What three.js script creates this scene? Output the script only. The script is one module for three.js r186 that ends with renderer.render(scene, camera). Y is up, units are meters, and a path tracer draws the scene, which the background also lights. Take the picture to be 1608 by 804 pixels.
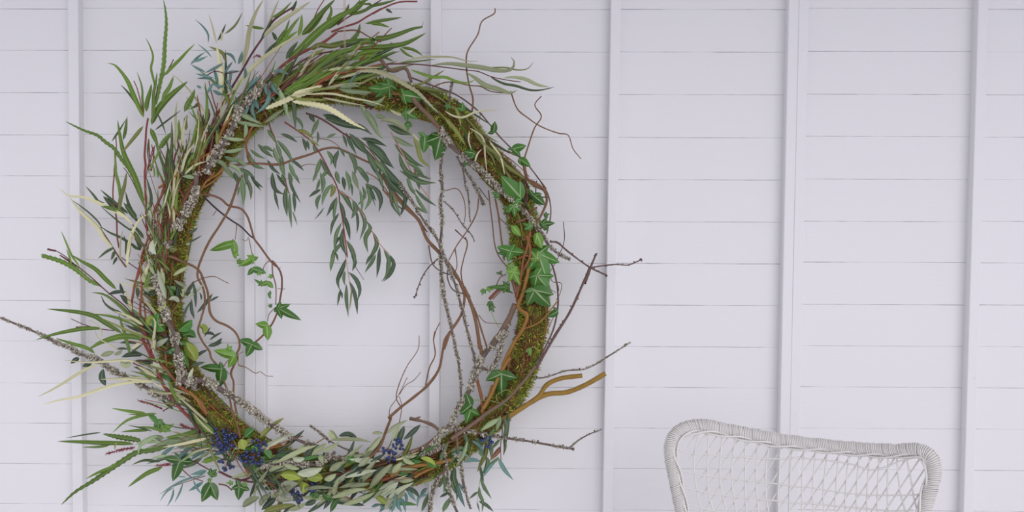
import * as THREE from 'three';
import { mergeGeometries } from 'three/addons/utils/BufferGeometryUtils.js';
import { ImprovedNoise } from 'three/addons/math/ImprovedNoise.js';

// ---------------------------------------------------------------- camera, sky, sun, exposure
const scene = new THREE.Scene();
const camera = new THREE.PerspectiveCamera(27.633, 2, 0.05, 60);
camera.position.set(0.3077, 1.7449, 3.5);
camera.rotation.set(-0.0535, 0.01281, 0.00381, 'YXZ');

// a veranda on a bright overcast day: even, faintly violet-white sky and a veiled sun from the right
scene.background = new THREE.Color().setRGB(0.775, 0.757, 0.85);
const sun = new THREE.DirectionalLight(new THREE.Color(1.0, 0.965, 1.03), 1.05);
sun.position.set(3.6, 3.9, 6.8);
sun.target.position.set(0.3, 1.4, 0);
sun.castShadow = true;
sun.shadow.radius = 90;
sun.shadow.mapSize.set(2048, 2048);
Object.assign(sun.shadow.camera, { left: -3.5, right: 3.5, top: 3, bottom: -3, near: 0.5, far: 16 });
scene.add(sun, sun.target);

const renderer = new THREE.WebGLRenderer({ antialias: true });
renderer.toneMapping = THREE.LinearToneMapping;
renderer.toneMappingExposure = 0.95;
renderer.shadowMap.enabled = true;
renderer.shadowMap.type = THREE.PCFSoftShadowMap;

// ---------------------------------------------------------------- helpers
function mulberry(seed) {
  let a = seed >>> 0;
  return () => {
    a = (a + 0x6D2B79F5) | 0;
    let t = Math.imul(a ^ (a >>> 15), 1 | a);
    t = (t + Math.imul(t ^ (t >>> 7), 61 | t)) ^ t;
    return ((t ^ (t >>> 14)) >>> 0) / 4294967296;
  };
}
const rand = mulberry(20241);
const ru = (a, b) => a + (b - a) * rand();
const noise = new ImprovedNoise();
const V = (x, y, z) => new THREE.Vector3(x, y, z);
const mmPoint = ([x, y, z]) => V(x / 1000, y / 1000, z / 1000);
const lin = (hex) => new THREE.Color(hex);          // sRGB hex to linear working colour
const clamp = (x, a, b) => Math.min(b, Math.max(a, x));

function tag(o, label, category, kind) {
  o.userData.label = label;
  o.userData.category = category;
  if (kind) o.userData.kind = kind;
  return o;
}
function mesh(name, geometry, material, parent) {
  const m = new THREE.Mesh(geometry, material);
  m.name = name;
  m.castShadow = m.receiveShadow = true;
  if (parent) parent.add(m);
  return m;
}

// collects triangles with vertex colours; build() gives one indexed geometry
class Shape3 {
  constructor() { this.p = []; this.c = []; this.i = []; }
  vertex(x, y, z, col) { this.p.push(x, y, z); this.c.push(col.r, col.g, col.b); return this.p.length / 3 - 1; }
  tri(a, b, c) { this.i.push(a, b, c); }
  quad(a, b, c, d) { this.i.push(a, b, c, a, c, d); }
  build() {
    const g = new THREE.BufferGeometry();
    g.setAttribute('position', new THREE.Float32BufferAttribute(this.p, 3));
    g.setAttribute('color', new THREE.Float32BufferAttribute(this.c, 3));
    g.setIndex(this.i);
    g.computeVertexNormals();
    return g;
  }
}

// a round stem swept along points, tapering from radius r0 to r1, closed at both ends
function sweep(s, points, r0, r1, color, { sides = 6, step = 0.006, wobble = 0, grain = 0.12, endColor = null } = {}) {
  const curve = new THREE.CatmullRomCurve3(points, false, 'centripetal');
  const n = clamp(Math.ceil(curve.getLength() / step), 3, 220);
  const t0 = curve.getTangentAt(0);
  let normal = Math.abs(t0.z) < 0.9 ? V(0, 0, 1) : V(1, 0, 0);
  const rings = [];
  const seed = rand() * 50;
  const c = new THREE.Color();
  for (let k = 0; k <= n; k++) {
    const u = k / n, p = curve.getPointAt(u), t = curve.getTangentAt(u);
    normal = normal.clone().addScaledVector(t, -normal.dot(t)).normalize();
    const b = t.clone().cross(normal);
    const r = (r0 + (r1 - r0) * u) * (1 + wobble * noise.noise(u * n * 0.22, seed, 1.3));
    const first = s.p.length / 3;
    for (let j = 0; j < sides; j++) {
      const a = j / sides * Math.PI * 2, ca = Math.cos(a) * r, sa = Math.sin(a) * r;
      const f = 1 + grain * 2 * noise.noise(u * n * 0.35, j * 0.9, seed);
      c.copy(color).multiplyScalar(f);
      s.vertex(p.x + normal.x * ca + b.x * sa, p.y + normal.y * ca + b.y * sa, p.z + normal.z * ca + b.z * sa, c);
    }
    rings.push(first);
  }
  for (let k = 0; k < n; k++) for (let j = 0; j < sides; j++) {
    const j2 = (j + 1) % sides;
    s.quad(rings[k] + j, rings[k] + j2, rings[k + 1] + j2, rings[k + 1] + j);
  }
  for (const [k, at] of [[0, 0], [n, 1]]) {
    const p = curve.getPointAt(at), col = endColor || color;
    const mid = s.vertex(p.x, p.y, p.z, col);
    const base = s.p.length / 3;
    for (let j = 0; j < sides; j++) { const q = (rings[k] + j) * 3; s.vertex(s.p[q], s.p[q + 1], s.p[q + 2], col); }
    for (let j = 0; j < sides; j++) { const j2 = (j + 1) % sides; if (at) s.tri(mid, base + j, base + j2); else s.tri(mid, base + j2, base + j); }
  }
  return curve;
}

// a small crumpled lump (20 faces) used for lichen, buds and the like
const ICO = new THREE.IcosahedronGeometry(1, 0);
const ICO_P = []; const ICO_I = [];
{
  const key = new Map(), a = ICO.attributes.position;
  for (let i = 0; i < a.count; i++) {
    const k = [a.getX(i), a.getY(i), a.getZ(i)].map((v) => v.toFixed(4)).join();
    if (!key.has(k)) { key.set(k, ICO_P.length); ICO_P.push(V(a.getX(i), a.getY(i), a.getZ(i))); }
    ICO_I.push(key.get(k));
  }
}
function lump(s, p, rx, ry, rz, color, rough = 0.35) {
  const e = new THREE.Euler(ru(0, 6), ru(0, 6), ru(0, 6)), first = s.p.length / 3, c = new THREE.Color();
  for (const q of ICO_P) {
    const v = q.clone().multiply(V(rx, ry, rz)).multiplyScalar(1 + ru(-rough, rough)).applyEuler(e).add(p);
    s.vertex(v.x, v.y, v.z, c.copy(color).multiplyScalar(ru(0.85, 1.12)));
  }
  for (let i = 0; i < ICO_I.length; i += 3) s.tri(first + ICO_I[i], first + ICO_I[i + 1], first + ICO_I[i + 2]);
}

// ---------------------------------------------------------------- materials
function noiseTexture(size, fn, srgb) {
  const d = new Uint8Array(size * size * 4);
  for (let y = 0; y < size; y++) for (let x = 0; x < size; x++) {
    const v = fn(x / size, y / size), i = (y * size + x) * 4;
    d[i] = d[i + 1] = d[i + 2] = clamp(v, 0, 1) * 255; d[i + 3] = 255;
  }
  const t = new THREE.DataTexture(d, size, size);
  t.wrapS = t.wrapT = THREE.RepeatWrapping;
  t.magFilter = THREE.LinearFilter; t.minFilter = THREE.LinearMipmapLinearFilter; t.generateMipmaps = true;
  if (srgb) t.colorSpace = THREE.SRGBColorSpace;
  t.needsUpdate = true;
  return t;
}
const tile = (x, y, fx, fy, s) => {              // noise that repeats over the unit square
  const a = x * Math.PI * 2, b = y * Math.PI * 2;
  return noise.noise(Math.cos(a) * fx + s, Math.sin(a) * fx + Math.cos(b) * fy, Math.sin(b) * fy - s);
};
const brushBump = noiseTexture(512, (x, y) => 0.5 + 0.25 * tile(x, y, 1.5, 22, 3) + 0.18 * tile(x, y, 6, 60, 9) + 0.1 * tile(x, y, 30, 30, 5));
const paint = new THREE.MeshStandardMaterial({ color: new THREE.Color().setRGB(0.80, 0.80, 0.805), roughness: 0.62, bumpMap: brushBump, bumpScale: 0.0006 });
const leafMat = new THREE.MeshPhysicalMaterial({ vertexColors: true, roughness: 0.55, side: THREE.DoubleSide });
const glossLeafMat = new THREE.MeshPhysicalMaterial({ vertexColors: true, roughness: 0.4, side: THREE.DoubleSide });
const stemMat = new THREE.MeshStandardMaterial({ vertexColors: true, roughness: 0.75 });
const roughMat = new THREE.MeshStandardMaterial({ vertexColors: true, roughness: 0.95 });
const berryMat = new THREE.MeshPhysicalMaterial({ color: lin('#28386e'), roughness: 0.28, clearcoat: 0.4 });
const wicker = new THREE.MeshStandardMaterial({ color: new THREE.Color().setRGB(0.77, 0.76, 0.72), roughness: 0.5 });

// ---------------------------------------------------------------- the board wall
const BOARD_LINES = [[2.5221,2.3781,2.2408,2.0998,1.9582,1.8213,1.6795,1.5382,1.3985,1.2603,1.1161,0.9779,0.8379,0.6985,0.5556],[2.5213,2.3804,2.2412,2.0992,1.9609,1.8198,1.6785,1.5381,1.3976,1.2572,1.1162,0.9767,0.8338,0.6953,0.5549],[2.5161,2.3795,2.2352,2.0948,1.9543,1.8142,1.6719,1.5317,1.3908,1.2505,1.1115,0.9727,0.8306,0.6902,0.5497],[2.5174,2.3786,2.238,2.0969,1.9562,1.8149,1.6741,1.5337,1.3916,1.2511,1.1121,0.9715,0.8336,0.6914,0.5509],[2.5187,2.3795,2.2393,2.0985,1.956,1.815,1.6745,1.5345,1.3938,1.2526,1.114,0.9748,0.8361,0.6927,0.5523],[2.5232,2.3839,2.2428,2.101,1.9618,1.8199,1.6785,1.5417,1.3991,1.259,1.1194,0.9782,0.8377,0.6973,0.5568],[2.5231,2.3816,2.2418,2.1004,1.9604,1.8199,1.6808,1.5412,1.3999,1.2591,1.1198,0.9788,0.8373,0.6971,0.5566]];
const STUDS = [[-1.2136,-1.1863,0.035,0],[-0.6078,-0.5869,0.0699,1],[-0.001,0.0123,0.035,0],[0.5837,0.6054,0.0328,0],[1.1924,1.2016,0.0678,1],[1.7963,1.802,0.0335,0]];

function box(x0, x1, y0, y1, z0, z1) {
  const g = new THREE.BoxGeometry(x1 - x0, y1 - y0, z1 - z0);
  g.translate((x0 + x1) / 2, (y0 + y1) / 2, (z0 + z1) / 2);
  return g;
}
// one lining board: bevelled long edges that wander a little, so that the joint opens and closes
function boardGeometry(x0, x1, yLow, yHigh) {
  const n = Math.ceil((x1 - x0) * 73), pos = [], uv = [], idx = [], s1 = rand() * 90, s2 = rand() * 90, ch = 0.0012, T = 0.016, lift = ru(-0.0005, 0.0005);
  const ou = rand(), ov = rand();
  for (let k = 0; k <= n; k++) {
    const x = x0 + (x1 - x0) * k / n;
    const lo = yLow + 0.0002 + 0.0007 * noise.noise(x * 6, s1, 0.3) + 0.0005 * noise.noise(x * 34, s1, 4), hi = yHigh - 0.0002 - 0.0007 * noise.noise(x * 6, s2, 0.7) - 0.0005 * noise.noise(x * 34, s2, 6);
    const dz = lift + 0.0006 * noise.noise(x * 3, s1, s2);
    for (const [y, z] of [[lo, -T], [lo, dz - ch], [lo + ch, dz], [(lo + hi) / 2, dz + 0.0004], [hi - ch, dz], [hi, dz - ch], [hi, -T]]) { pos.push(x, y, z); uv.push(x / 0.9 + ou, y / 0.9 + ov); }
  }
  for (let k = 0; k < n; k++) for (let j = 0; j < 6; j++) {
    const a = k * 7 + j, b = a + 1, c = a + 7, d = c + 1;
    idx.push(a, c, d, a, d, b);
  }
  for (let j = 1; j < 6; j++) { idx.push(0, j, j + 1); const q = n * 7; idx.push(q, q + j + 1, q + j); }
  const g = new THREE.BufferGeometry();
  g.setAttribute('position', new THREE.Float32BufferAttribute(pos, 3));
  g.setAttribute('uv', new THREE.Float32BufferAttribute(uv, 2));
  g.setIndex(idx);
  const flat = g.toNonIndexed();
  flat.computeVertexNormals();
  return flat;
}
const wall = new THREE.Group();
wall.name = 'wall_back';
tag(wall, 'white painted horizontal board wall behind the wreath and chair', 'wall', 'structure');
scene.add(wall);
const rawWood = new THREE.MeshStandardMaterial({ color: lin('#7d6652'), roughness: 0.9, bumpMap: brushBump, bumpScale: 0.001 });
mesh('backing', box(-3.2, 4.2, 0, 3.0, -0.06, -0.0165), rawWood, wall);
mesh('upper_lining', box(-3.2, 4.2, 2.525, 3.0, -0.0164, -0.0005), paint, wall);
mesh('lower_lining', box(-3.2, 4.2, 0, 0.553, -0.0164, -0.0005), paint, wall);
const studX = (s, y) => s[0] + (s[1] - s[0]) * y / 3;
BOARD_LINES.forEach((lines, bay) => {
  const left = bay === 0 ? -3.2 : STUDS[bay - 1][0], right = bay === 6 ? 4.2 : STUDS[bay][0];
  for (let i = 0; i < lines.length - 1; i++) mesh('board', boardGeometry(left, right, lines[i + 1], lines[i]), paint, wall);
});

// vertical studs nailed over the boards; two of them are doubled
function studGeometry(xb, xt, w) {
  const ch = 0.0022, D = 0.04, n = 12, pos = [], uv = [], idx = [], seed = rand() * 40;
  const prof = [[-w / 2, -0.001], [-w / 2, D - ch], [-w / 2 + ch, D], [w / 2 - ch, D], [w / 2, D - ch], [w / 2, -0.001]];
  for (let k = 0; k <= n; k++) {
    const y = 3 * k / n, x = xb + (xt - xb) * k / n + 0.0007 * noise.noise(y * 2, seed, 0);
    for (const [dx, z] of prof) { pos.push(x + dx, y, z); uv.push(y / 0.9, (x + dx + z) / 0.9); }
  }
  for (let k = 0; k < n; k++) for (let j = 0; j < 5; j++) {
    const a = k * 6 + j, b = a + 1, c = a + 6, d = c + 1;
    idx.push(a, b, d, a, d, c);
  }
  const g = new THREE.BufferGeometry();
  g.setAttribute('position', new THREE.Float32BufferAttribute(pos, 3));
  g.setAttribute('uv', new THREE.Float32BufferAttribute(uv, 2));
  g.setIndex(idx);
  const flat = g.toNonIndexed();
  flat.computeVertexNormals();
  return flat;
}
const STUD_LABELS = [
  'white painted stud at the far end, crossed by the tips of the long leaves',
  'white doubled stud behind the trailing ivy and the hanging gum leaves',
  'white painted stud behind the hanging lichen twig inside the wreath',
  'white painted stud just beyond the budded twigs of the wreath',
  'white doubled stud with a seam, rising behind the wicker chair',
  'white painted stud past the rounded end of the chair back',
];
STUDS.forEach(([xb, xt, w, doubled], i) => {
  const t = new THREE.Group();
  t.name = 'trim_' + (i + 1);
  tag(t, STUD_LABELS[i], 'wall stud', 'structure');
  scene.add(t);
  if (doubled) {
    mesh('stud', studGeometry(xb - w / 4, xt - w / 4, w / 2 - 0.0006), paint, t);
    const o = mesh('stud', studGeometry(xb + w / 4, xt + w / 4, w / 2 - 0.0006), paint, t);
    o.position.z = -0.0015;
  } else mesh('stud', studGeometry(xb, xt, w), paint, t);
  for (const y of [0.9 + 0.13 * (i % 3), 2.24 - 0.08 * (i % 2)]) {
    const nail = new THREE.CylinderGeometry(0.0024, 0.0024, 0.0014, 10);
    nail.rotateX(Math.PI / 2);
    nail.translate(studX([xb, xt], y) + (doubled ? w / 4 : w * 0.2), y, doubled ? 0.0386 : 0.0402);
    mesh('nail_head', nail, paint, t);
  }
});

// the veranda round the wall: floor, ceiling
const floorMat = new THREE.MeshStandardMaterial({ color: new THREE.Color().setRGB(0.68, 0.67, 0.65), roughness: 0.7, bumpMap: brushBump, bumpScale: 0.001 });
tag(mesh('floor', box(-3.2, 4.2, -0.1, 0, -0.06, 3.0), floorMat, scene), 'pale painted veranda floor under the wicker chair', 'floor', 'structure');
tag(mesh('ceiling', box(-3.2, 4.2, 3.0, 3.08, -0.06, 1.9), paint, scene), 'white veranda ceiling above the board wall', 'ceiling', 'structure');

// ---------------------------------------------------------------- the wreath
const RING_PATH = [[335,1424,130],[312,1569,130],[305,1643,130],[268,1775,130],[204,1852,130],[132,1934,130],[88,1999,130],[-12,2054,130],[-156,2084,130],[-320,2104,130],[-465,2079,130],[-579,2014,130],[-683,1905,130],[-767,1787,130],[-812,1688,130],[-848,1543,130],[-862,1418,130],[-851,1292,130],[-807,1167,130],[-735,1062,130],[-620,953,130],[-495,884,130],[-327,843,130],[-160,844,130],[-34,870,130],[92,941,130],[206,1047,130],[283,1152,130],[311,1242,130],[332,1341,130]];
const SPRAYS = [
  ['lichen_branch', [
    ['lichen',8.3,22.8,-1401,1357,147,-1366,1341,143,-1306,1318,146,-1249,1291,145,-1212,1271,143,-1164,1253,146,-1153,1242,143,-1094,1223,146,-1049,1192,143,-998,1165,143,-950,1142,147,-889,1113,157,-828,1088,165],
  ], [
  ]],
  ['lichen_branch', [
    ['lichen',18.7,24.9,-495,2152,168,-517,2126,171,-539,2103,175,-545,2084,187,-590,2038,191,-626,1955,210,-654,1910,208,-681,1872,207,-705,1827,206],
    ['lichen',18.7,24.9,-734,1831,206,-737,1798,205,-742,1756,206,-762,1720,208,-783,1685,206,-801,1650,207],
  ], [
  ]],
  ['lichen_branch', [
    ['lichen',22.8,16.6,-873,1699,165,-877,1666,171,-880,1631,172],
    ['lichen',20.7,24.9,-817,1613,206,-834,1593,202],
    ['lichen',18.7,27.0,-884,1501,187,-862,1461,201,-854,1441,201,-854,1412,204,-841,1385,206,-829,1350,210,-815,1319,208,-807,1283,204,-800,1253,211,-798,1215,204,-790,1185,206,-771,1160,209,-743,1154,201],
  ], [
  ]],
  ['lichen_branch', [
    ['lichen',27.0,14.5,-805,1166,200,-767,1160,207,-726,1162,190,-692,1142,178,-662,1117,165,-620,1091,162,-582,1062,158,-520,1016,159,-486,993,159,-454,975,163,-399,955,168,-371,948,163],
    ['lichen',14.5,8.3,-762,1155,207,-745,1135,212,-731,1140,208],
  ], [
  ]],
  ['lichen_branch', [
    ['lichen',8.3,10.4,-392,1010,152,-367,993,154,-331,965,160],
    ['lichen',6.2,10.4,-332,962,153,-285,939,157,-237,923,168,-188,904,183],
    ['lichen',18.7,12.4,-541,884,191,-467,900,208,-413,897,210,-352,897,208,-306,927,171],
    ['lichen',12.4,10.4,-343,925,180,-311,915,185,-264,905,192],
  ], [
  ]],
  ['lichen_branch', [
    ['bark',14.9,13.3,-49,2066,203,-33,2044,202,-2,2013,199,33,1973,188],
    ['lichen',18.7,10.4,33,1974,183,59,1929,172,96,1893,179,156,1848,191,201,1803,195,233,1776,197,222,1781,192,275,1739,205,328,1681,195,360,1639,182,387,1596,170,414,1574,157,452,1555,148],
    ['bark',10.0,10.0,-156,2191,156,-119,2154,163,-78,2163,162,-55,2118,182],
    ['lichen',9.3,8.3,72,2120,164,63,2054,197],
  ], [
  ]],
  ['lichen_branch', [
    ['lichen',12.4,10.4,42,1973,189,42,1912,157,34,1849,145,39,1776,144,33,1749,143,38,1668,145,33,1598,142,35,1523,142,44,1426,143,39,1491,143,45,1430,145,55,1387,142,67,1341,149,82,1268,147,90,1227,143,98,1170,145,101,1101,152],
    ['lichen',6.2,5.2,44,1741,145,76,1711,151,103,1669,152,135,1631,148,144,1611,148],
    ['twig',5.0,3.3,80,1649,132,118,1614,134],
  ], [
  ]],
  ['lichen_branch', [
    ['lichen',8.3,5.2,87,1884,175,105,1848,167,118,1776,160,120,1786,159,130,1674,149],
    ['lichen',8.3,12.4,100,1862,169,132,1812,167,155,1776,168,141,1797,168,168,1744,161,173,1729,156],
    ['twig',4.1,3.1,157,1786,153,189,1744,157],
  ], [
  ]],
  ['lichen_branch', [
    ['lichen',11.4,10.4,-100,1802,150,-58,1738,149,-20,1679,154,23,1620,155,44,1567,154,59,1530,154,82,1473,154,102,1400,153,117,1338,149,136,1265,152,142,1249,151,147,1197,150],
  ], [
  ]],
  ['budded_twig', [
    ['budtwig',5.2,4.1,27,1556,135,0,1533,139,-26,1495,141,-50,1431,137],
  ], [
  ]],
  ['budded_twig', [
    ['budtwig',6.2,5.2,387,1612,166,409,1610,151,447,1579,143,517,1529,141,571,1504,140],
    ['twig',3.3,2.9,430,1675,140,433,1616,142,414,1563,148,387,1515,162],
    ['budtwig',5.2,4.1,517,1529,143,598,1539,137,640,1538,142,680,1554,144],
  ], [
  ]],
  ['budded_twig', [
    ['budtwig',9.3,7.3,343,1205,183,371,1252,171,404,1309,163,453,1385,144,485,1455,144,517,1529,145,501,1476,140,517,1525,140,535,1571,145],
    ['bark',13.3,8.3,74,979,196,125,1016,200,201,1074,204,252,1111,211,307,1172,207,342,1215,190],
    ['lichen',7.3,5.2,342,1176,191,378,1176,168,440,1194,152,507,1202,152,584,1246,149,605,1259,148,649,1289,155],
  ], [
  ]],
  ['budded_twig', [
    ['twig',6.2,6.2,365,1596,175,398,1526,157,415,1451,158,411,1476,158,414,1411,155,400,1333,161,363,1253,175,339,1204,181],
    ['twig',2.9,2.1,384,1522,165,395,1485,163,424,1478,147,421,1448,156,407,1424,161],
    ['twig',2.9,2.1,382,1465,174,407,1448,162],
    ['twig',2.9,2.1,399,1371,167,381,1322,173,387,1314,168],
  ], [
  ]],
  ['lichen_branch', [
    ['lichen',13.5,9.3,51,1004,171,94,1008,187,150,1001,200,226,980,173,303,964,146,380,951,145,470,936,147],
    ['lichen',6.2,5.2,455,942,148,483,966,150,519,987,150,558,1003,152],
  ], [
  ]],
  ['lichen_branch', [
    ['bark',11.6,10.0,-67,1034,146,-24,1025,149,12,1014,161,37,996,174],
    ['bark',6.6,5.8,-66,1035,150,-50,1034,152,-31,1040,149],
    ['lichen',20.7,16.6,245,1324,168,199,1271,156,168,1234,154,148,1187,153,122,1116,159,87,1065,164,68,1017,181,37,997,178,23,966,195,-19,939,198],
    ['bark',16.6,16.6,275,1412,177,257,1366,169,216,1299,156,174,1243,145,154,1202,145],
    ['lichen',14.5,16.6,257,1354,166,236,1300,163,224,1250,162,196,1200,161,163,1203,154],
    ['lichen',10.4,12.4,54,960,204,14,940,208,-27,924,204],
    ['bark',5.0,5.0,-66,933,181,-14,954,183,32,975,180],
  ], [
  ]],
  ['lichen_branch', [
    ['lichen',8.3,12.4,46,956,202,58,898,201,62,809,159,77,751,146,89,725,148],
  ], [
  ]],
  ['lichen_branch', [
    ['lichen',14.5,8.3,92,937,202,102,884,176,109,824,155,120,774,144,132,737,148],
    ['bark',6.6,6.6,83,1023,173,92,976,202,94,942,205],
  ], [
  ]],
  ['lichen_branch', [
    ['lichen',12.4,14.5,38,863,187,13,811,166,2,760,154,-2,722,143],
    ['bark',8.3,6.6,53,883,185,37,845,176,20,814,162],
  ], [
  ]],
  ['curly_willow_twig', [
    ['willow',8.3,6.2,-605,1821,152,-617,1802,151,-634,1756,143,-651,1714,141,-683,1656,148,-711,1614,149,-733,1568,153,-750,1525,151,-750,1523,151,-752,1496,156,-736,1453,146,-734,1402,142,-743,1357,153,-752,1318,156,-736,1280,156,-719,1251,147,-711,1229,154,-693,1202,146,-669,1152,157,-653,1111,160,-635,1053,183,-619,1023,193,-605,979,204],
  ], [
  ]],
  ['curly_willow_twig', [
    ['willow',9.3,6.2,-943,1536,149,-914,1552,158,-874,1562,177,-821,1560,196,-791,1544,181,-763,1527,157,-746,1509,148,-737,1483,144,-724,1447,144,-721,1414,140,-716,1373,141,-699,1349,137,-665,1334,138,-643,1318,135,-627,1295,137,-624,1261,135,-634,1236,141,-629,1232,140,-651,1178,140,-642,1150,144,-639,1110,156,-625,1051,172],
    ['willow',3.3,2.1,-626,1205,145,-603,1199,145,-566,1179,147,-556,1185,144,-535,1171,145,-512,1169,146],
    ['willow',4.6,2.5,-816,1335,203,-820,1363,207,-815,1389,203,-802,1411,194,-785,1440,177,-775,1463,171,-749,1484,153,-702,1494,144,-679,1484,143,-653,1472,148],
  ], [
  ]],
  ['curly_willow_twig', [
    ['willow',8.3,6.2,-646,1851,173,-565,1860,148,-485,1858,143,-439,1874,141,-386,1891,138,-340,1909,137,-302,1911,138,-271,1899,139,-225,1877,137,-175,1854,139,-141,1839,137,-134,1800,143,-73,1743,143],
    ['willow',3.1,2.1,-419,1851,140,-396,1858,146,-367,1857,141],
    ['willow',3.3,2.5,-363,1941,138,-328,1937,140,-297,1918,141,-286,1903,141],
  ], [
  ]],
  ['curly_willow_twig', [
    ['willow',10.4,11.4,-156,1828,138,-123,1769,140,-75,1716,139,-37,1679,141,-11,1619,138,32,1571,138,70,1523,140,103,1469,140,125,1426,143,109,1464,142,136,1399,144,151,1337,144,163,1260,145,163,1274,146,168,1238,143],
    ['willow',7.1,6.2,116,1442,145,147,1383,138,167,1322,143,186,1264,145],
    ['willow',6.2,5.2,-139,1796,141,-96,1748,141,-48,1695,139,-10,1641,140],
    ['willow',3.7,2.5,49,1775,142,87,1781,147,108,1749,146,114,1706,148,111,1674,147],
    ['willow',5.4,4.1,157,1749,154,151,1706,150,124,1653,146,87,1599,146,60,1550,142],
    ['willow',5.0,4.1,113,1625,135,120,1604,137,108,1555,135,100,1512,141,108,1469,139,130,1431,139],
    ['willow',4.1,3.3,81,1588,144,87,1534,143,81,1512,139],
    ['twig',5.0,4.1,-5,1598,142,11,1533,140,54,1506,141,76,1504,142],
    ['twig',4.6,4.1,57,1533,136,56,1490,133,75,1452,131,113,1440,133],
    ['willow',5.0,3.7,-86,1711,141,-123,1743,146,-154,1780,148,-131,1758,144,-169,1811,143,-207,1834,144],
  ], [
  ]],
  ['curly_willow_twig', [
    ['willow',10.4,8.3,300,1867,161,314,1813,176,342,1790,162,374,1777,150,317,1808,174,359,1787,159,376,1750,153,360,1702,170,338,1665,186],
    ['willow',6.2,3.7,300,1868,153,314,1914,143,336,1978,140,357,2014,140,336,2051,137,357,2079,139],
    ['twig',5.8,4.6,-69,2138,160,22,2104,164,86,2079,165,154,2030,158,190,1989,160,223,1949,160,259,1913,151,314,1859,151,374,1781,149,354,1808,154,381,1761,145,389,1702,147,376,1638,160],
    ['twig',3.3,2.5,163,2021,161,158,1993,177],
    ['willow',5.4,3.3,258,2094,139,281,2036,143,313,2010,136,355,1982,142,414,1960,139,442,1955,142,460,1910,141,485,1879,137],
    ['willow',6.6,4.1,137,2027,179,138,2069,156,126,2111,146,117,2165,146,119,2215,145,153,2274,144,166,2315,142,207,2342,144,207,2356,144],
    ['willow',4.6,3.3,5,2098,178,32,2113,168,67,2121,157,130,2111,146,162,2108,150,194,2093,148,263,2086,148],
    ['maroon',6.2,5.0,301,1813,177,312,1750,187,301,1728,200],
    ['twig',5.0,3.7,381,1755,146,343,1760,163,343,1808,154],
  ], [
  ]],
  ['curly_willow_twig', [
    ['willow',7.3,6.2,211,1749,172,221,1696,163,229,1632,162,240,1552,159],
    ['twig',3.7,2.9,221,1691,162,254,1659,174,275,1633,185],
    ['rust',8.3,6.2,323,1644,203,312,1592,206,302,1560,203,292,1485,195],
    ['rust',8.3,7.3,312,1634,203,323,1571,204,297,1512,193,281,1436,182],
    ['rust',7.1,6.2,286,1559,193,312,1570,201,334,1549,194],
    ['ivybrown',8.3,6.2,280,1676,199,307,1686,193,344,1723,170],
    ['rust',6.2,5.2,302,1618,197,323,1644,197,317,1676,198],
    ['rust',6.2,6.2,252,1529,166,272,1460,170,281,1424,173],
    ['rust',8.3,8.3,285,1531,185,293,1482,185,281,1428,172,297,1393,189,314,1382,195],
  ], [
  ]],
  ['curly_willow_twig', [
    ['ochre',11.4,12.4,319,1532,209,301,1451,195,285,1404,181,297,1393,190,314,1382,198,302,1337,196,273,1290,183,237,1211,174,261,1244,184,230,1192,177,200,1122,191,175,1077,195],
    ['ochre',10.4,10.4,205,1150,173,190,1106,185,170,1066,191],
    ['ochre',6.2,4.6,306,1335,191,354,1357,194,411,1420,165],
    ['ochre',5.0,4.1,305,1418,190,329,1443,200,351,1483,195],
    ['rust',10.4,10.4,152,1165,142,169,1102,168,175,1041,196],
  ], [
  ]],
  ['curly_willow_twig', [
    ['willow',9.3,8.3,-192,912,184,-164,942,163,-143,996,144,-128,1039,142,-136,1034,148,-95,1071,149,-49,1107,145,-7,1144,146,28,1195,142,44,1268,145,65,1321,149,44,1260,148,48,1291,148,71,1326,149,101,1376,144,111,1437,143,97,1476,143],
    ['willow',5.4,3.7,-15,1143,144,-2,1201,146,16,1242,144,11,1294,143,16,1320,144,10,1290,142,20,1325,143,32,1348,138],
    ['willow',4.1,2.5,-96,1070,142,-110,1102,148,-100,1148,145,-75,1205,143,-39,1262,141,-36,1305,142],
    ['willow',3.1,2.3,-100,1112,145,-80,1142,140,-54,1158,140,-30,1186,143],
    ['willow',3.1,2.3,-134,1022,142,-132,1064,140,-111,1096,143,-75,1167,139],
    ['willow',3.1,2.5,-101,1017,141,-93,1075,144,-101,1106,142],
    ['willow',4.1,3.3,-175,927,168,-137,938,162,-123,966,151],
  ], [
  ]],
  ['cut_branch', [
    ['cutwood',16.6,14.5,226,1032,177,251,1046,168,302,1075,156,354,1110,146,379,1145,139,421,1164,129,495,1175,129],
  ], [
  ]],
  ['cut_branch', [
    ['cutwood',16.6,15.6,226,1025,168,256,1045,164,328,1089,145,379,1113,134,447,1119,122,504,1143,126,571,1182,126],
  ], [
  ]],
  ['curly_willow_twig', [
    ['ochre',14.5,12.4,-122,859,202,-76,885,198,-26,894,202,12,897,196,76,911,189],
  ], [
  ]],
  ['curly_willow_twig', [
    ['rust',12.4,10.4,-173,833,194,-123,853,196,-77,869,195,-38,881,196],
  ], [
  ]],
  ['curly_willow_twig', [
    ['ochre',9.3,8.3,-46,854,198,-11,873,196,23,889,196],
  ], [
  ]],
  ['curly_willow_twig', [
    ['rust',12.4,10.4,-809,1146,189,-776,1127,195,-750,1110,199,-728,1088,202,-716,1060,204],
  ], [
  ]],
  ['curly_willow_twig', [
    ['ochre',10.4,10.4,-768,1129,205,-743,1104,206,-727,1072,200,-712,1056,199],
  ], [
  ]],
  ['curly_willow_twig', [
    ['rust',8.3,6.2,-848,1259,189,-846,1226,189,-845,1207,184],
  ], [
  ]],
  ['curly_willow_twig', [
    ['rust',6.2,4.1,-872,1175,161,-839,1201,181,-814,1211,194],
  ], [
  ]],
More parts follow.
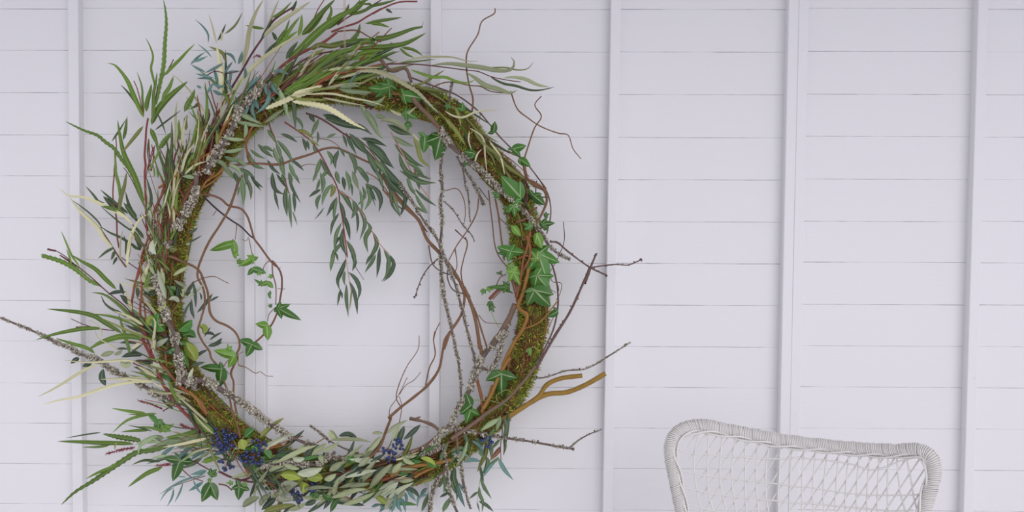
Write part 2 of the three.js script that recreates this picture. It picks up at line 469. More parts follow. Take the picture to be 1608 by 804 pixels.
  ['curly_willow_twig', [
    ['rust',10.4,8.3,-879,1217,168,-850,1199,185,-824,1169,188,-802,1147,193],
  ], [
  ]],
  ['curly_willow_twig', [
    ['ochre',10.4,8.3,-624,2008,186,-647,1981,185,-660,1947,196,-666,1912,202],
  ], [
  ]],
  ['curly_willow_twig', [
    ['ochre',8.3,6.2,-653,1850,181,-671,1827,187,-709,1801,190,-726,1773,192],
  ], [
  ]],
  ['curly_willow_twig', [
    ['ochre',10.4,8.3,-679,1895,199,-734,1872,186,-785,1842,172,-815,1815,173,-875,1781,151],
  ], [
  ]],
  ['curly_willow_twig', [
    ['rust',8.3,8.3,-811,1816,170,-846,1783,160,-866,1748,164,-888,1704,159,-897,1648,159],
  ], [
  ]],
  ['curly_willow_twig', [
    ['ochre',6.2,6.2,-662,1827,176,-691,1801,180,-718,1781,194],
  ], [
  ]],
  ['curly_willow_twig', [
    ['ochre',6.2,6.2,-680,1831,199,-701,1804,190],
  ], [
  ]],
  ['curly_willow_twig', [
    ['rust',8.3,6.2,-564,1968,196,-582,1931,186,-582,1864,150],
  ], [
  ]],
  ['curly_willow_twig', [
    ['ochre',6.2,6.2,-537,1993,194,-562,1968,196,-579,1934,181],
  ], [
  ]],
  ['curly_willow_twig', [
    ['rust',14.5,12.4,-545,825,161,-580,844,161,-597,873,168],
  ], [
  ]],
  ['curly_willow_twig', [
    ['rust',10.4,10.4,-543,819,153,-478,819,166,-423,816,167],
  ], [
  ]],
  ['curly_willow_twig', [
    ['rust',12.4,12.4,-360,2097,199,-339,2120,190,-284,2136,182],
  ], [
  ]],
  ['saw_leaf_branch', [
    ['brown',5.4,3.1,-841,1527,202,-845,1573,203,-852,1620,193,-863,1666,181,-879,1713,163],
    ['brown',5.4,3.1,-849,1504,199,-869,1552,187,-890,1600,172,-915,1647,158,-938,1694,149],
    ['red',5.4,3.1,-851,1494,200,-839,1543,203,-832,1592,203,-828,1640,201,-830,1689,194],
  ], [
    ['gd',10.0,-843,1585,196,-840,1620,197,-831,1657,203,-815,1689,213],
    ['g',11.0,-895,1594,164,-880,1635,170,-867,1676,176,-856,1717,181],
    ['g',9.1,-884,1554,180,-859,1589,189,-840,1626,196,-831,1665,198],
    ['gd',9.3,-818,1586,198,-811,1618,197,-805,1649,196,-801,1679,195],
    ['g',11.4,-899,1545,165,-882,1574,172,-863,1599,178,-841,1624,186],
    ['g',9.8,-845,1551,198,-841,1588,200,-838,1624,203,-838,1663,206],
    ['g',7.1,-874,1595,182,-871,1650,178,-854,1703,182,-832,1754,185],
    ['g',7.5,-853,1541,197,-833,1592,201,-806,1643,206,-775,1689,206],
  ]],
  ['saw_leaf_branch', [
    ['brown',5.4,3.1,-802,1663,211,-781,1720,205,-753,1774,208,-723,1825,210,-688,1875,210],
    ['rust',5.4,3.1,-794,1691,209,-833,1746,176,-862,1803,154,-886,1861,145,-899,1920,144],
    ['red',5.4,3.1,-821,1602,210,-842,1634,195,-863,1666,182,-881,1701,165,-894,1735,160],
  ], [
    ['gp',5.6,-868,1654,175,-883,1684,164,-900,1715,157,-917,1745,153],
    ['g',9.3,-827,1652,190,-824,1703,191,-831,1752,183,-843,1801,175],
    ['gd',10.8,-862,1589,187,-881,1623,174,-900,1655,165,-917,1686,161],
    ['g',8.9,-806,1693,198,-808,1726,192,-805,1760,185,-796,1793,182],
    ['g',9.3,-827,1713,184,-815,1760,180,-814,1809,169,-818,1856,155],
    ['g',10.0,-839,1740,171,-851,1778,160,-867,1815,152,-885,1852,152],
    ['g',6.4,-877,1658,170,-876,1697,167,-875,1737,162,-876,1778,158],
    ['go',10.4,-843,1772,163,-844,1828,152,-847,1881,142,-850,1937,137],
  ]],
  ['saw_leaf_branch', [
    ['red',5.4,3.1,-784,1726,202,-763,1768,201,-742,1811,196,-719,1851,195,-697,1894,195],
    ['red',5.4,3.1,-776,1744,200,-755,1786,201,-736,1831,194,-719,1876,190,-703,1920,187],
    ['red',5.4,3.1,-776,1746,199,-805,1787,178,-833,1830,155,-855,1873,148,-878,1916,140],
  ], [
    ['go',8.5,-770,1722,194,-748,1770,197,-732,1821,201,-725,1873,197],
    ['g',6.2,-765,1807,194,-795,1856,170,-818,1905,160,-836,1954,164],
    ['go',11.6,-847,1783,152,-824,1834,152,-799,1883,150,-772,1932,149],
    ['g',9.5,-764,1827,177,-793,1873,150,-814,1919,135,-829,1966,131],
    ['g',10.4,-838,1703,181,-816,1746,184,-804,1791,182,-798,1837,174],
    ['go',10.4,-816,1770,177,-821,1815,166,-833,1860,153,-849,1903,148],
    ['gd',11.6,-780,1807,179,-780,1850,166,-783,1895,153,-785,1939,146],
    ['g',10.6,-820,1776,171,-853,1834,149,-874,1893,147,-890,1952,152],
  ]],
  ['saw_leaf_branch', [
    ['rust',5.4,3.1,-727,1837,204,-728,1896,190,-735,1958,166,-740,2018,154,-748,2077,148],
    ['rust',5.4,3.1,-712,1859,205,-716,1914,189,-726,1968,170,-737,2022,151,-747,2075,151],
    ['red',5.4,3.1,-691,1883,212,-685,1925,204,-686,1969,181,-684,2011,166,-678,2053,163],
  ], [
    ['g',6.4,-722,1935,176,-733,1970,165,-739,2005,165,-743,2038,171],
    ['g',12.4,-724,1879,199,-714,1912,192,-697,1943,186,-678,1969,181],
    ['gd',7.5,-702,1918,196,-684,1961,188,-658,1999,185,-629,2035,184],
    ['go',11.0,-750,1831,202,-735,1875,197,-726,1924,189,-727,1973,179],
    ['gd',11.8,-679,1936,198,-700,1967,176,-723,1997,158,-746,2022,150],
    ['g',8.5,-730,1929,179,-743,1980,161,-760,2027,157,-779,2072,159],
    ['gd',6.8,-661,1936,197,-679,1994,174,-700,2053,165,-719,2107,174],
    ['g',12.2,-719,1972,165,-718,2022,155,-718,2071,153,-721,2119,154],
  ]],
  ['saw_leaf_branch', [
    ['red',5.4,3.1,-643,1950,197,-668,1994,172,-686,2036,155,-700,2079,149,-712,2125,141],
    ['rust',5.4,3.1,-632,1962,198,-641,2010,178,-646,2060,153,-642,2108,149,-636,2157,140],
    ['red',5.4,3.1,-603,1994,200,-588,2031,193,-573,2068,179,-559,2104,163,-543,2142,153],
  ], [
    ['gd',9.5,-653,2063,150,-656,2116,144,-655,2171,147,-654,2222,153],
    ['gp',8.0,-603,2013,191,-621,2053,169,-641,2091,153,-660,2128,150],
    ['go',10.4,-625,1976,194,-640,2040,161,-661,2105,135,-683,2165,126],
    ['go',9.8,-655,2046,152,-659,2086,143,-663,2123,141,-666,2159,143],
    ['g',12.0,-640,2048,159,-670,2090,146,-702,2126,149,-738,2155,156],
    ['gp',7.3,-711,2000,150,-746,2055,141,-783,2104,144,-827,2146,149],
    ['gp',8.0,-668,2017,162,-669,2053,151,-667,2086,144,-666,2121,139],
    ['g',7.5,-699,1935,179,-727,1969,154,-754,2000,139,-782,2029,132],
  ]],
  ['saw_leaf_branch', [
    ['rust',6.2,3.3,-533,2049,196,-485,2076,200,-440,2101,193,-392,2126,189,-345,2149,179],
    ['rust',6.2,3.3,-508,2067,198,-478,2100,187,-443,2131,179,-410,2161,163,-370,2188,159],
    ['maroon',6.2,3.3,-512,2063,197,-464,2092,202,-418,2126,190,-375,2158,173,-330,2190,162],
  ], [
    ['g',14.7,-481,2052,200,-421,2088,206,-362,2124,206,-305,2160,201],
    ['g',13.1,-485,2079,191,-450,2116,185,-418,2156,171,-386,2195,166],
    ['g',11.4,-482,2026,187,-442,2038,186,-398,2047,194,-354,2053,201],
    ['g',13.7,-466,2073,195,-418,2114,189,-365,2147,181,-307,2171,180],
    ['g',16.2,-507,2020,202,-466,2068,205,-425,2111,195,-383,2154,175],
    ['g',10.6,-421,2082,205,-372,2113,201,-320,2141,193,-271,2169,178],
    ['g',18.7,-526,2121,163,-456,2144,167,-386,2159,167,-312,2164,172],
  ]],
  ['saw_leaf_branch', [
    ['maroon',6.2,3.3,-462,2095,193,-437,2129,177,-410,2159,162,-378,2186,158,-343,2211,150],
    ['maroon',6.2,3.3,-423,2107,197,-382,2137,177,-341,2164,170,-299,2193,152,-253,2218,147],
    ['red',6.2,3.3,-467,2093,196,-436,2125,181,-404,2154,170,-370,2182,157,-332,2207,151],
  ], [
    ['gp',14.3,-373,2175,164,-324,2192,160,-274,2201,155,-224,2203,152],
    ['gp',12.9,-315,2102,204,-282,2147,184,-251,2196,158,-219,2245,154],
    ['g',17.2,-371,2101,196,-332,2138,187,-296,2176,173,-260,2217,168],
    ['go',12.0,-326,2117,195,-295,2152,176,-266,2186,156,-233,2220,148],
    ['gp',9.1,-444,2084,203,-417,2124,186,-393,2167,163,-369,2211,150],
    ['g',13.7,-442,2136,166,-373,2161,165,-301,2185,166,-230,2207,168],
    ['gp',9.4,-341,2090,203,-294,2100,207,-245,2108,212,-198,2111,217],
  ]],
  ['saw_leaf_branch', [
    ['rust',6.2,3.3,-278,2125,194,-246,2163,166,-208,2195,150,-166,2224,145,-120,2246,148],
    ['rust',6.2,3.3,-312,2127,196,-280,2171,168,-244,2211,154,-205,2247,144,-162,2281,144],
    ['red',6.2,3.3,-275,2125,199,-240,2169,164,-202,2212,148,-163,2252,148,-123,2293,145],
  ], [
    ['g',13.5,-310,2123,197,-242,2141,182,-173,2163,164,-104,2187,152],
    ['gd',14.7,-248,2157,167,-200,2191,152,-144,2217,152,-87,2241,158],
    ['gd',10.6,-278,2143,181,-220,2171,165,-158,2196,161,-94,2218,166],
    ['gd',16.6,-246,2128,195,-207,2139,183,-169,2153,169,-132,2171,156],
    ['go',12.4,-230,2103,196,-174,2138,171,-116,2163,152,-52,2177,143],
    ['g',15.4,-288,2106,206,-247,2121,201,-206,2134,193,-164,2147,187],
    ['g',13.5,-296,2197,150,-258,2222,145,-219,2245,145,-178,2265,147],
  ]],
  ['saw_leaf_branch', [
    ['maroon',5.0,2.9,-842,1305,197,-891,1323,175,-939,1340,151,-981,1360,143,-1022,1382,138],
    ['maroon',5.0,2.9,-830,1252,198,-867,1262,182,-905,1271,162,-939,1285,153,-976,1295,138],
    ['maroon',5.0,2.9,-848,1467,196,-891,1488,174,-932,1508,151,-972,1530,138,-1004,1555,141],
  ], [
    ['gp',7.8,-845,1341,200,-901,1344,175,-953,1347,157,-1000,1351,154],
    ['go',12.2,-853,1291,184,-908,1306,156,-960,1326,133,-1005,1352,125],
    ['g',9.3,-860,1273,183,-908,1292,163,-952,1319,149,-988,1352,146],
    ['g',12.0,-918,1322,152,-945,1348,145,-974,1371,144,-1006,1390,148],
    ['gp',8.2,-893,1345,168,-957,1345,140,-1014,1355,134,-1063,1373,135],
    ['go',10.2,-851,1469,193,-902,1469,173,-946,1476,160,-986,1488,162],
    ['gp',8.0,-850,1459,198,-915,1458,165,-975,1464,143,-1029,1478,137],
    ['gd',12.0,-867,1282,179,-887,1308,174,-910,1334,167,-932,1360,162],
    ['gp',9.8,-861,1347,189,-883,1379,182,-911,1409,174,-942,1435,165],
    ['gd',11.2,-860,1301,180,-906,1304,157,-953,1311,136,-991,1325,128],
  ]],
  ['olive_sprig', [
    ['ochre',6.2,3.7,-632,927,180,-582,935,197,-535,942,203,-492,947,191,-451,954,173],
  ], [
    ['os',16.4,-563,893,184,-502,905,206,-445,917,212],
    ['od',12.4,-576,832,151,-530,841,167,-488,842,180],
    ['os',14.1,-522,864,184,-471,883,206,-419,891,219],
    ['od',12.6,-501,932,197,-549,898,189,-603,859,158],
    ['os',17.2,-538,881,184,-593,852,166,-647,838,167],
    ['os',14.8,-558,970,192,-590,956,203,-628,942,199],
    ['op',13.5,-555,935,204,-512,956,194,-478,979,164],
    ['od',13.7,-500,917,203,-464,929,199,-427,935,197],
    ['go',18.7,-548,975,180,-517,1006,156,-476,1034,151],
    ['od',12.2,-494,919,195,-453,923,194,-409,928,195],
    ['op',13.9,-524,942,212,-487,969,185,-443,987,162],
  ]],
  ['olive_sprig', [
    ['rust',6.2,3.7,-578,917,196,-532,940,207,-492,954,194,-454,965,167,-413,976,159],
  ], [
    ['od',15.3,-536,847,176,-499,873,201,-462,889,216],
    ['go',19.1,-466,790,159,-420,837,189,-373,878,211],
    ['go',18.9,-454,883,198,-415,906,199,-378,926,185],
    ['od',13.7,-523,791,155,-530,744,147,-535,701,145],
    ['go',15.4,-522,819,167,-481,860,191,-443,894,202],
    ['os',12.2,-445,912,200,-419,935,180,-390,958,156],
    ['go',18.7,-541,912,203,-485,915,205,-431,906,200],
    ['vd',15.6,-493,950,187,-545,943,202,-601,944,199],
    ['od',15.3,-490,931,193,-452,958,158,-413,991,135],
    ['od',12.6,-520,942,204,-493,961,189,-468,983,173],
    ['vd',19.5,-525,896,201,-477,917,213,-431,929,210],
  ]],
  ['olive_sprig', [
    ['ochre',6.2,3.7,-498,888,195,-457,909,196,-418,929,182,-381,947,162,-344,968,149],
  ], [
    ['od',13.9,-446,853,188,-403,875,197,-366,899,186],
    ['vd',18.9,-457,890,203,-401,906,207,-348,922,204],
    ['od',16.2,-490,827,161,-449,867,185,-414,898,184],
    ['od',13.9,-505,773,137,-470,822,157,-437,872,182],
    ['od',17.2,-388,795,164,-334,829,195,-286,862,218],
    ['vd',16.8,-407,900,199,-371,909,194,-336,921,183],
    ['go',15.6,-465,859,181,-416,893,195,-375,921,182],
    ['go',19.3,-462,835,166,-434,888,186,-425,931,159],
    ['od',14.8,-422,765,142,-389,808,169,-353,851,200],
    ['vd',15.1,-476,790,150,-498,733,139,-507,678,138],
    ['op',13.5,-409,843,189,-382,889,197,-374,928,167],
  ]],
  ['olive_sprig', [
    ['ochre',6.2,3.7,-409,827,182,-366,813,178,-321,798,175,-279,783,171,-237,762,158],
  ], [
    ['os',13.0,-289,883,202,-255,920,185,-215,954,177],
    ['os',17.3,-314,784,170,-368,776,159,-425,773,148],
    ['od',13.7,-354,895,196,-319,904,186,-285,918,176],
    ['od',15.2,-327,778,165,-366,744,150,-405,717,145],
    ['op',17.2,-324,802,181,-280,849,206,-234,882,211],
    ['od',12.4,-282,887,185,-260,924,165,-245,966,156],
    ['go',18.7,-385,790,157,-339,792,168,-296,795,178],
    ['op',15.0,-317,770,164,-274,767,160,-232,756,151],
    ['go',18.7,-315,752,155,-273,809,189,-235,863,220],
    ['go',17.4,-307,878,193,-258,896,179,-207,910,160],
    ['os',14.6,-285,908,187,-243,918,182,-202,926,180],
  ]],
  ['olive_sprig', [
    ['brown',6.2,3.7,-314,857,201,-269,868,199,-224,877,201,-180,885,192,-134,898,193],
  ], [
    ['od',15.9,-322,757,148,-268,755,147,-214,744,144],
    ['od',14.6,-224,759,152,-187,789,170,-148,811,188],
    ['od',12.0,-211,826,188,-258,798,172,-306,772,155],
    ['od',13.1,-210,845,198,-238,801,175,-268,758,151],
    ['od',13.5,-232,878,198,-184,901,191,-140,927,183],
    ['od',11.9,-263,827,185,-222,855,198,-185,883,201],
    ['os',14.4,-230,841,198,-195,877,201,-167,910,183],
    ['os',11.9,-235,883,193,-200,917,177,-166,952,168],
    ['op',16.1,-158,902,184,-208,904,192,-257,911,199],
    ['vd',18.9,-257,756,150,-210,775,157,-164,802,171],
    ['vd',18.7,-222,750,150,-182,796,178,-146,848,215],
  ]],
  ['olive_sprig', [
    ['rust',6.2,3.7,-226,837,198,-181,847,197,-135,861,201,-90,874,202,-47,891,204],
  ], [
    ['op',15.0,-165,880,210,-217,871,218,-266,859,227],
    ['vd',19.5,-115,861,199,-78,874,201,-43,887,202],
    ['os',12.2,-163,768,167,-119,779,169,-76,787,167],
    ['op',17.2,-135,778,173,-93,815,193,-47,840,207],
    ['od',13.1,-192,884,194,-182,926,162,-160,965,143],
    ['vd',14.3,-119,753,153,-81,754,155,-41,752,160],
    ['os',12.0,-164,880,203,-121,872,204,-78,856,198],
    ['op',16.6,-100,802,176,-125,773,169,-148,743,168],
    ['vd',16.6,-111,856,198,-144,819,184,-182,783,164],
    ['od',16.8,-92,829,188,-125,784,172,-163,746,166],
    ['os',13.3,-129,877,200,-85,897,195,-40,911,191],
  ]],
  ['olive_sprig', [
    ['rust',6.2,3.7,-156,868,198,-113,881,198,-68,893,194,-23,904,197,22,917,197],
  ], [
    ['op',12.8,-92,857,207,-126,836,208,-161,815,207],
    ['os',12.4,-132,882,209,-83,886,208,-34,883,205],
    ['od',17.0,-72,870,196,-44,906,189,-15,940,174],
    ['vd',18.7,-95,902,197,-57,902,207,-19,910,219],
    ['os',13.5,-75,815,178,-109,774,165,-143,737,163],
    ['go',17.4,-88,907,187,-70,941,163,-57,979,145],
    ['go',13.5,-67,817,168,-13,835,170,40,851,160],
    ['od',13.0,-126,869,192,-83,859,191,-41,847,184],
  ]],
  ['olive_sprig', [
    ['rust',6.2,3.7,-91,907,194,-51,928,184,-15,953,177,22,982,173,57,1012,166],
  ], [
  ]],
  ['olive_sprig', [
    ['brown',6.2,3.7,-28,929,187,15,946,189,59,964,195,102,985,201,143,1005,199],
  ], [
  ]],
  ['eucalyptus_spray', [
    ['brown',4.1,2.5,-711,967,175,-763,958,155,-814,951,147,-860,943,149,-905,937,150],
  ], [
    ['el',13.8,-741,971,168,-784,967,162,-825,976,165],
    ['el',13.8,-843,901,150,-877,902,155,-912,900,163],
    ['el',14.6,-783,964,154,-829,952,152,-875,943,158],
    ['el',12.8,-692,939,172,-735,938,160,-776,943,155],
    ['e',13.1,-750,916,147,-789,906,142,-828,903,139],
    ['e',11.6,-750,936,154,-779,917,152,-807,897,158],
    ['t',11.3,-773,926,146,-812,932,147,-848,946,151],
    ['el',12.0,-883,953,147,-925,951,149,-966,943,151],
    ['e',10.3,-848,906,143,-887,891,146,-927,880,152],
    ['ed',12.0,-789,903,148,-818,887,151,-850,873,156],
    ['e',14.3,-745,902,149,-782,877,145,-823,860,144],
    ['el',11.0,-732,931,156,-779,911,154,-819,885,161],
  ]],
  ['eucalyptus_spray', [
    ['brown',4.1,2.5,178,1062,205,165,1029,202,153,994,204,143,956,193,134,919,184],
  ], [
    ['el',12.4,125,976,206,111,932,205,88,891,200],
    ['e',13.6,65,973,195,45,928,201,31,874,184],
    ['t',13.8,222,909,153,243,869,151,272,835,155],
    ['e',14.8,212,1016,192,192,989,191,173,959,187],
    ['t',13.6,220,907,150,193,878,155,172,844,161],
    ['ed',10.5,160,892,162,168,846,151,174,799,150],
    ['e',13.3,100,948,203,78,917,198,58,881,185],
    ['ed',13.4,108,1015,191,123,982,205,133,940,193],
  ]],
  ['olive_sprig', [
    ['brown',4.1,2.5,-837,1404,204,-832,1439,199,-826,1475,195,-821,1510,197,-816,1545,198],
  ], [
    ['vd',16.0,-838,1469,197,-829,1445,195,-819,1417,188],
    ['vd',16.8,-836,1156,180,-867,1169,167,-892,1186,160],
    ['od',15.9,-899,1175,148,-937,1184,139,-971,1196,137],
    ['op',15.7,-795,1294,203,-812,1315,207,-830,1334,209],
    ['od',15.9,-809,1421,186,-807,1451,192,-799,1480,198],
    ['op',13.0,-781,1427,179,-757,1446,164,-732,1470,155],
    ['op',17.5,-890,1267,173,-861,1284,192,-832,1300,204],
    ['vd',20.7,-799,1267,199,-786,1234,198,-771,1203,194],
    ['os',14.4,-876,1497,187,-890,1527,181,-905,1555,177],
    ['op',14.1,-765,1147,207,-761,1178,206,-755,1205,198],
    ['op',16.8,-904,1129,158,-875,1118,164,-844,1107,171],
    ['od',13.9,-835,1201,185,-837,1177,181,-844,1151,173],
    ['vd',18.0,-808,1286,201,-782,1279,193,-756,1275,180],
    ['vd',19.5,-836,1465,195,-807,1452,187,-782,1434,168],
    ['od',18.1,-851,1316,188,-847,1294,190,-838,1272,192],
    ['os',11.9,-816,1500,199,-794,1516,192,-771,1528,181],
  ]],
  ['saw_leaf_branch', [
    ['red',9.3,6.2,-905,1618,166,-913,1663,160,-915,1698,156,-917,1755,154,-920,1832,150,-918,1853,148,-919,1884,153,-916,1930,150,-913,1971,150,-907,2004,150],
    ['red',4.1,2.5,-906,1937,151,-899,1832,152,-888,1914,153,-908,1853,153,-917,1807,151],
    ['red',3.7,3.1,-919,2013,155,-940,2100,154,-952,2123,148],
    ['maroon',3.7,3.1,-890,2009,154,-875,2096,155,-876,2097,154,-866,2124,149,-840,2157,154,-821,2191,153],
  ], [
    ['g',14.5,-917,2005,161,-932,2039,160,-950,2080,159,-966,2119,158,-989,2153,157,-1012,2175,156,-1033,2178,155],
    ['gd',10.4,-923,2012,152,-941,2047,155,-958,2073,159,-975,2095,163,-987,2108,166],
    ['g',7.5,-919,2019,152,-924,2078,152,-923,2081,152,-926,2108,151,-940,2151,151],
    ['g',15.6,-911,2024,153,-908,2054,157,-896,2088,162,-888,2112,167],
    ['g',14.5,-891,1990,159,-886,2039,164,-879,2094,173,-874,2106,175,-865,2146,182],
    ['gs',16.6,-881,2043,157,-874,2077,159,-864,2122,164,-852,2166,170,-841,2243,182,-831,2305,193,-831,2348,201,-833,2369,205],
    ['g',9.5,-879,2092,160,-884,2122,162,-891,2163,166,-882,2196,170,-889,2229,174,-901,2255,177],
    ['g',20.7,-896,1983,151,-876,2024,155,-843,2062,161,-802,2095,169,-769,2119,175],
    ['g',14.5,-851,2138,158,-835,2160,159,-803,2190,162,-771,2220,166,-747,2238,169],
    ['g',16.6,-859,2054,160,-850,2081,161,-838,2096,162,-826,2118,164,-818,2137,165],
    ['gd',5.8,-884,1966,152,-846,1994,155,-798,2028,161],
    ['gd',6.2,-878,2021,150,-863,1987,150,-850,1953,150],
    ['g',16.6,-900,1972,149,-885,1937,152,-874,1914,154],
    ['gs',16.6,-870,1907,151,-852,1933,153,-831,1958,155],
    ['g',9.3,-870,1907,156,-878,1884,157,-893,1857,159,-907,1826,162],
    ['go',11.4,-919,1978,160,-955,1932,164,-988,1890,169],
    ['gd',10.4,-914,1705,165,-899,1717,167,-897,1755,161,-907,1790,155,-915,1816,151],
    ['gd',6.2,-904,1937,156,-908,1899,158,-903,1861,161],
  ]],
  ['saw_leaf_branch', [
    ['red',5.4,3.3,-1007,1586,152,-1014,1624,148,-1015,1678,148,-1024,1755,152,-1021,1831,145,-1020,1830,150,-1015,1868,150,-1013,1907,145,-1012,1945,150],
    ['maroon',5.0,2.5,-902,1667,162,-919,1717,157,-940,1755,148,-957,1797,153,-978,1831,149,-989,1845,149],
    ['brown',6.2,3.1,-985,1524,151,-1005,1551,151,-1039,1605,149,-1069,1653,150],
    ['maroon',3.7,2.5,-912,1838,146,-899,1873,150,-888,1917,145],
  ], [
    ['gs',12.4,-956,1808,155,-971,1842,155,-994,1872,154,-1017,1906,153,-1048,1929,152,-1071,1948,151,-1117,1965,150,-1175,1993,148],
    ['g',18.7,-921,1728,160,-936,1774,158,-951,1816,159,-962,1841,160,-983,1891,162,-993,1944,164,-999,1997,167],
    ['g',10.4,-988,1933,152,-980,1963,153,-973,2009,154],
    ['gd',6.6,-1023,1929,156,-995,1967,159,-974,1999,162],
    ['g',13.5,-1001,1739,151,-1004,1785,153,-1014,1831,155,-1013,1849,156,-1014,1906,160],
    ['go',16.6,-1007,1699,156,-998,1747,160,-984,1785,163,-972,1831,168,-972,1830,168],
    ['gd',9.3,-1049,1732,156,-1069,1735,157,-1084,1754,157,-1110,1785,157],
    ['gd',12.4,-974,1697,153,-1005,1720,153,-1034,1747,155,-1062,1774,157],
    ['gd',22.8,-1001,1701,152,-1036,1732,152,-1056,1753,152],
    ['g',18.7,-982,1690,154,-1010,1705,160,-1034,1716,167,-1054,1720,173],
    ['gd',18.7,-948,1678,152,-969,1709,155,-986,1732,161],
    ['gd',11.4,-944,1667,152,-960,1697,151,-975,1732,151,-983,1768,151],
    ['gd',6.2,-955,1636,156,-989,1659,157,-1025,1690,162,-1057,1720,167],
    ['gp',11.3,-957,1659,160,-988,1690,159,-1026,1709,158,-1072,1732,157,-1119,1749,155,-1166,1754,154,-1197,1778,153],
    ['gp',15.7,-1023,1582,150,-1053,1620,153,-1067,1647,155,-1092,1674,158,-1128,1708,162,-1158,1750,167],
    ['gd',6.6,-1063,1647,146,-1074,1666,146,-1104,1697,146,-1157,1739,147],
    ['gd',9.3,-933,1581,166,-974,1605,158,-1001,1621,156,-1036,1636,155,-1065,1655,154],
    ['gd',10.4,-1022,1588,154,-1048,1574,157,-1072,1552,161],
    ['gd',12.4,-1021,1576,158,-1029,1548,162],
    ['gd',8.3,-1013,1557,154,-1026,1531,157],
    ['gp',12.2,-979,1525,158,-969,1594,162,-955,1637,167,-928,1679,174,-889,1700,186],
    ['gp',7.0,-1004,1547,151,-999,1602,158,-988,1644,166],
    ['gd',8.3,-988,1563,147,-986,1601,146,-994,1628,145],
    ['g',12.4,-929,1602,166,-948,1633,165,-965,1652,168],
    ['gd',14.5,-923,1617,160,-943,1640,157,-965,1667,159],
    ['gd',12.4,-916,1595,169,-937,1602,165,-951,1617,166],
    ['g',7.3,-889,1815,152,-890,1838,152,-891,1855,154],
    ['g',7.3,-875,1812,156,-879,1838,154,-882,1861,153],
    ['gd',6.2,-850,1812,163,-849,1863,157,-842,1919,154],
    ['gd',6.2,-851,1842,164,-862,1873,163,-864,1898,165],
  ]],
  ['saw_leaf_branch', [
    ['red',7.5,4.6,-819,1654,198,-826,1838,157,-820,1889,150,-813,1909,145,-820,1966,137,-824,2016,139],
    ['maroon',6.2,4.1,-861,1689,171,-750,1888,176,-739,1924,170,-732,1965,156,-730,2016,144],
    ['red',10.4,6.2,-758,1883,168,-737,1903,175,-713,1944,169,-696,1990,158,-684,2016,152,-643,2094,143],
    ['red',6.2,4.1,-724,1916,177,-701,1956,169,-661,2007,170,-616,2125,141],
    ['maroon',7.3,6.2,-641,2094,150,-605,2159,138,-571,2217,136,-538,2261,142,-505,2315,138,-481,2333,142,-439,2360,137],
    ['brown',6.2,4.1,-797,1899,148,-800,1940,146,-792,1991,143,-782,2009,144],
  ], [
    ['gp',10.5,-821,1909,153,-816,1965,149,-819,2008,148,-813,2059,147],
    ['gp',8.7,-795,1914,155,-797,1950,154,-785,1995,159,-778,2015,162],
    ['g',14.5,-808,1932,144,-812,1965,147,-806,2000,155],
    ['go',14.5,-785,1965,150,-786,2000,154,-777,2015,158],
    ['go',10.4,-834,1853,148,-836,1915,136,-839,1995,126],
    ['g',13.5,-752,1916,170,-751,1954,163,-743,2000,162],
    ['gp',10.5,-741,1952,162,-745,1996,149,-743,2016,145],
    ['g',12.4,-736,1967,154,-731,1993,151,-728,2016,151],
    ['gp',8.7,-811,1632,201,-815,1822,175,-800,1868,171,-785,1908,170,-774,1931,170],
    ['gd',6.2,-781,1878,166,-764,1888,170,-747,1895,177],
    ['g',18.7,-685,1971,177,-674,1976,180,-697,1976,171,-705,1974,169],
    ['go',18.7,-665,1912,206,-667,1942,196,-676,1966,183],
    ['gp',10.5,-703,1867,207,-687,1892,207,-677,1904,208],
    ['gp',8.7,-780,1822,186,-758,1842,192,-729,1857,203,-700,1863,214],
    ['gp',7.0,-819,1712,198,-812,1755,192,-802,1786,192,-789,1813,193],
    ['g',22.8,-791,2025,147,-782,2048,151,-764,2074,157,-750,2096,164],
    ['gd',10.4,-758,2049,141,-742,2052,143,-776,2033,146],
    ['g',10.4,-828,2074,150,-820,2097,148,-820,2093,148],
    ['gp',20.9,-667,2078,151,-664,2154,153,-671,2198,160,-679,2233,166],
    ['go',12.4,-656,2184,150,-662,2211,152,-706,2232,158],
    ['gp',6.3,-683,2241,149,-694,2296,157,-702,2330,165],
    ['go',8.7,-659,2274,142,-626,2302,143,-601,2341,144],
    ['gd',8.3,-682,2252,142,-666,2279,147,-652,2304,153],
    ['gp',7.0,-668,2249,149,-665,2271,151,-666,2282,153],
    ['gp',15.7,-603,2170,145,-586,2230,150,-576,2281,157,-551,2340,166,-525,2378,173],
    ['gp',8.7,-522,2287,144,-504,2337,141,-485,2385,136],
    ['gp',17.4,-532,2263,152,-497,2293,154,-466,2315,157,-419,2344,162,-378,2372,167],
    ['gp',15.7,-630,2085,163,-582,2150,154,-537,2192,151,-491,2226,149,-442,2257,146,-395,2272,145],
    ['gp',10.5,-650,2078,160,-610,2107,167,-577,2137,172],
    ['gd',10.4,-443,2346,140,-426,2381,144],
    ['g',10.4,-506,2324,147,-474,2342,152,-439,2372,162],
    ['gd',12.4,-541,2256,149,-524,2282,152,-501,2322,159],
    ['g',10.4,-533,2292,138,-562,2296,139,-593,2302,139],
    ['g',13.5,-421,2266,147,-412,2298,150,-408,2335,154],
    ['g',13.5,-469,2257,147,-442,2298,146,-416,2329,145],
    ['g',9.3,-474,2258,140,-465,2280,144,-447,2320,154],
    ['g',11.4,-492,2230,146,-460,2256,149,-422,2281,155],
    ['gd',12.4,-495,2254,140,-499,2269,140,-508,2281,141],
    ['g',18.7,-503,2223,147,-484,2253,147,-461,2291,146],
    ['gd',12.4,-531,2208,144,-507,2234,148,-490,2248,152],
  ]],
  ['saw_leaf_branch', [
    ['red',10.4,8.3,-497,2146,160,-461,2181,150,-402,2220,140,-367,2235,142,-332,2254,143,-298,2280,143],
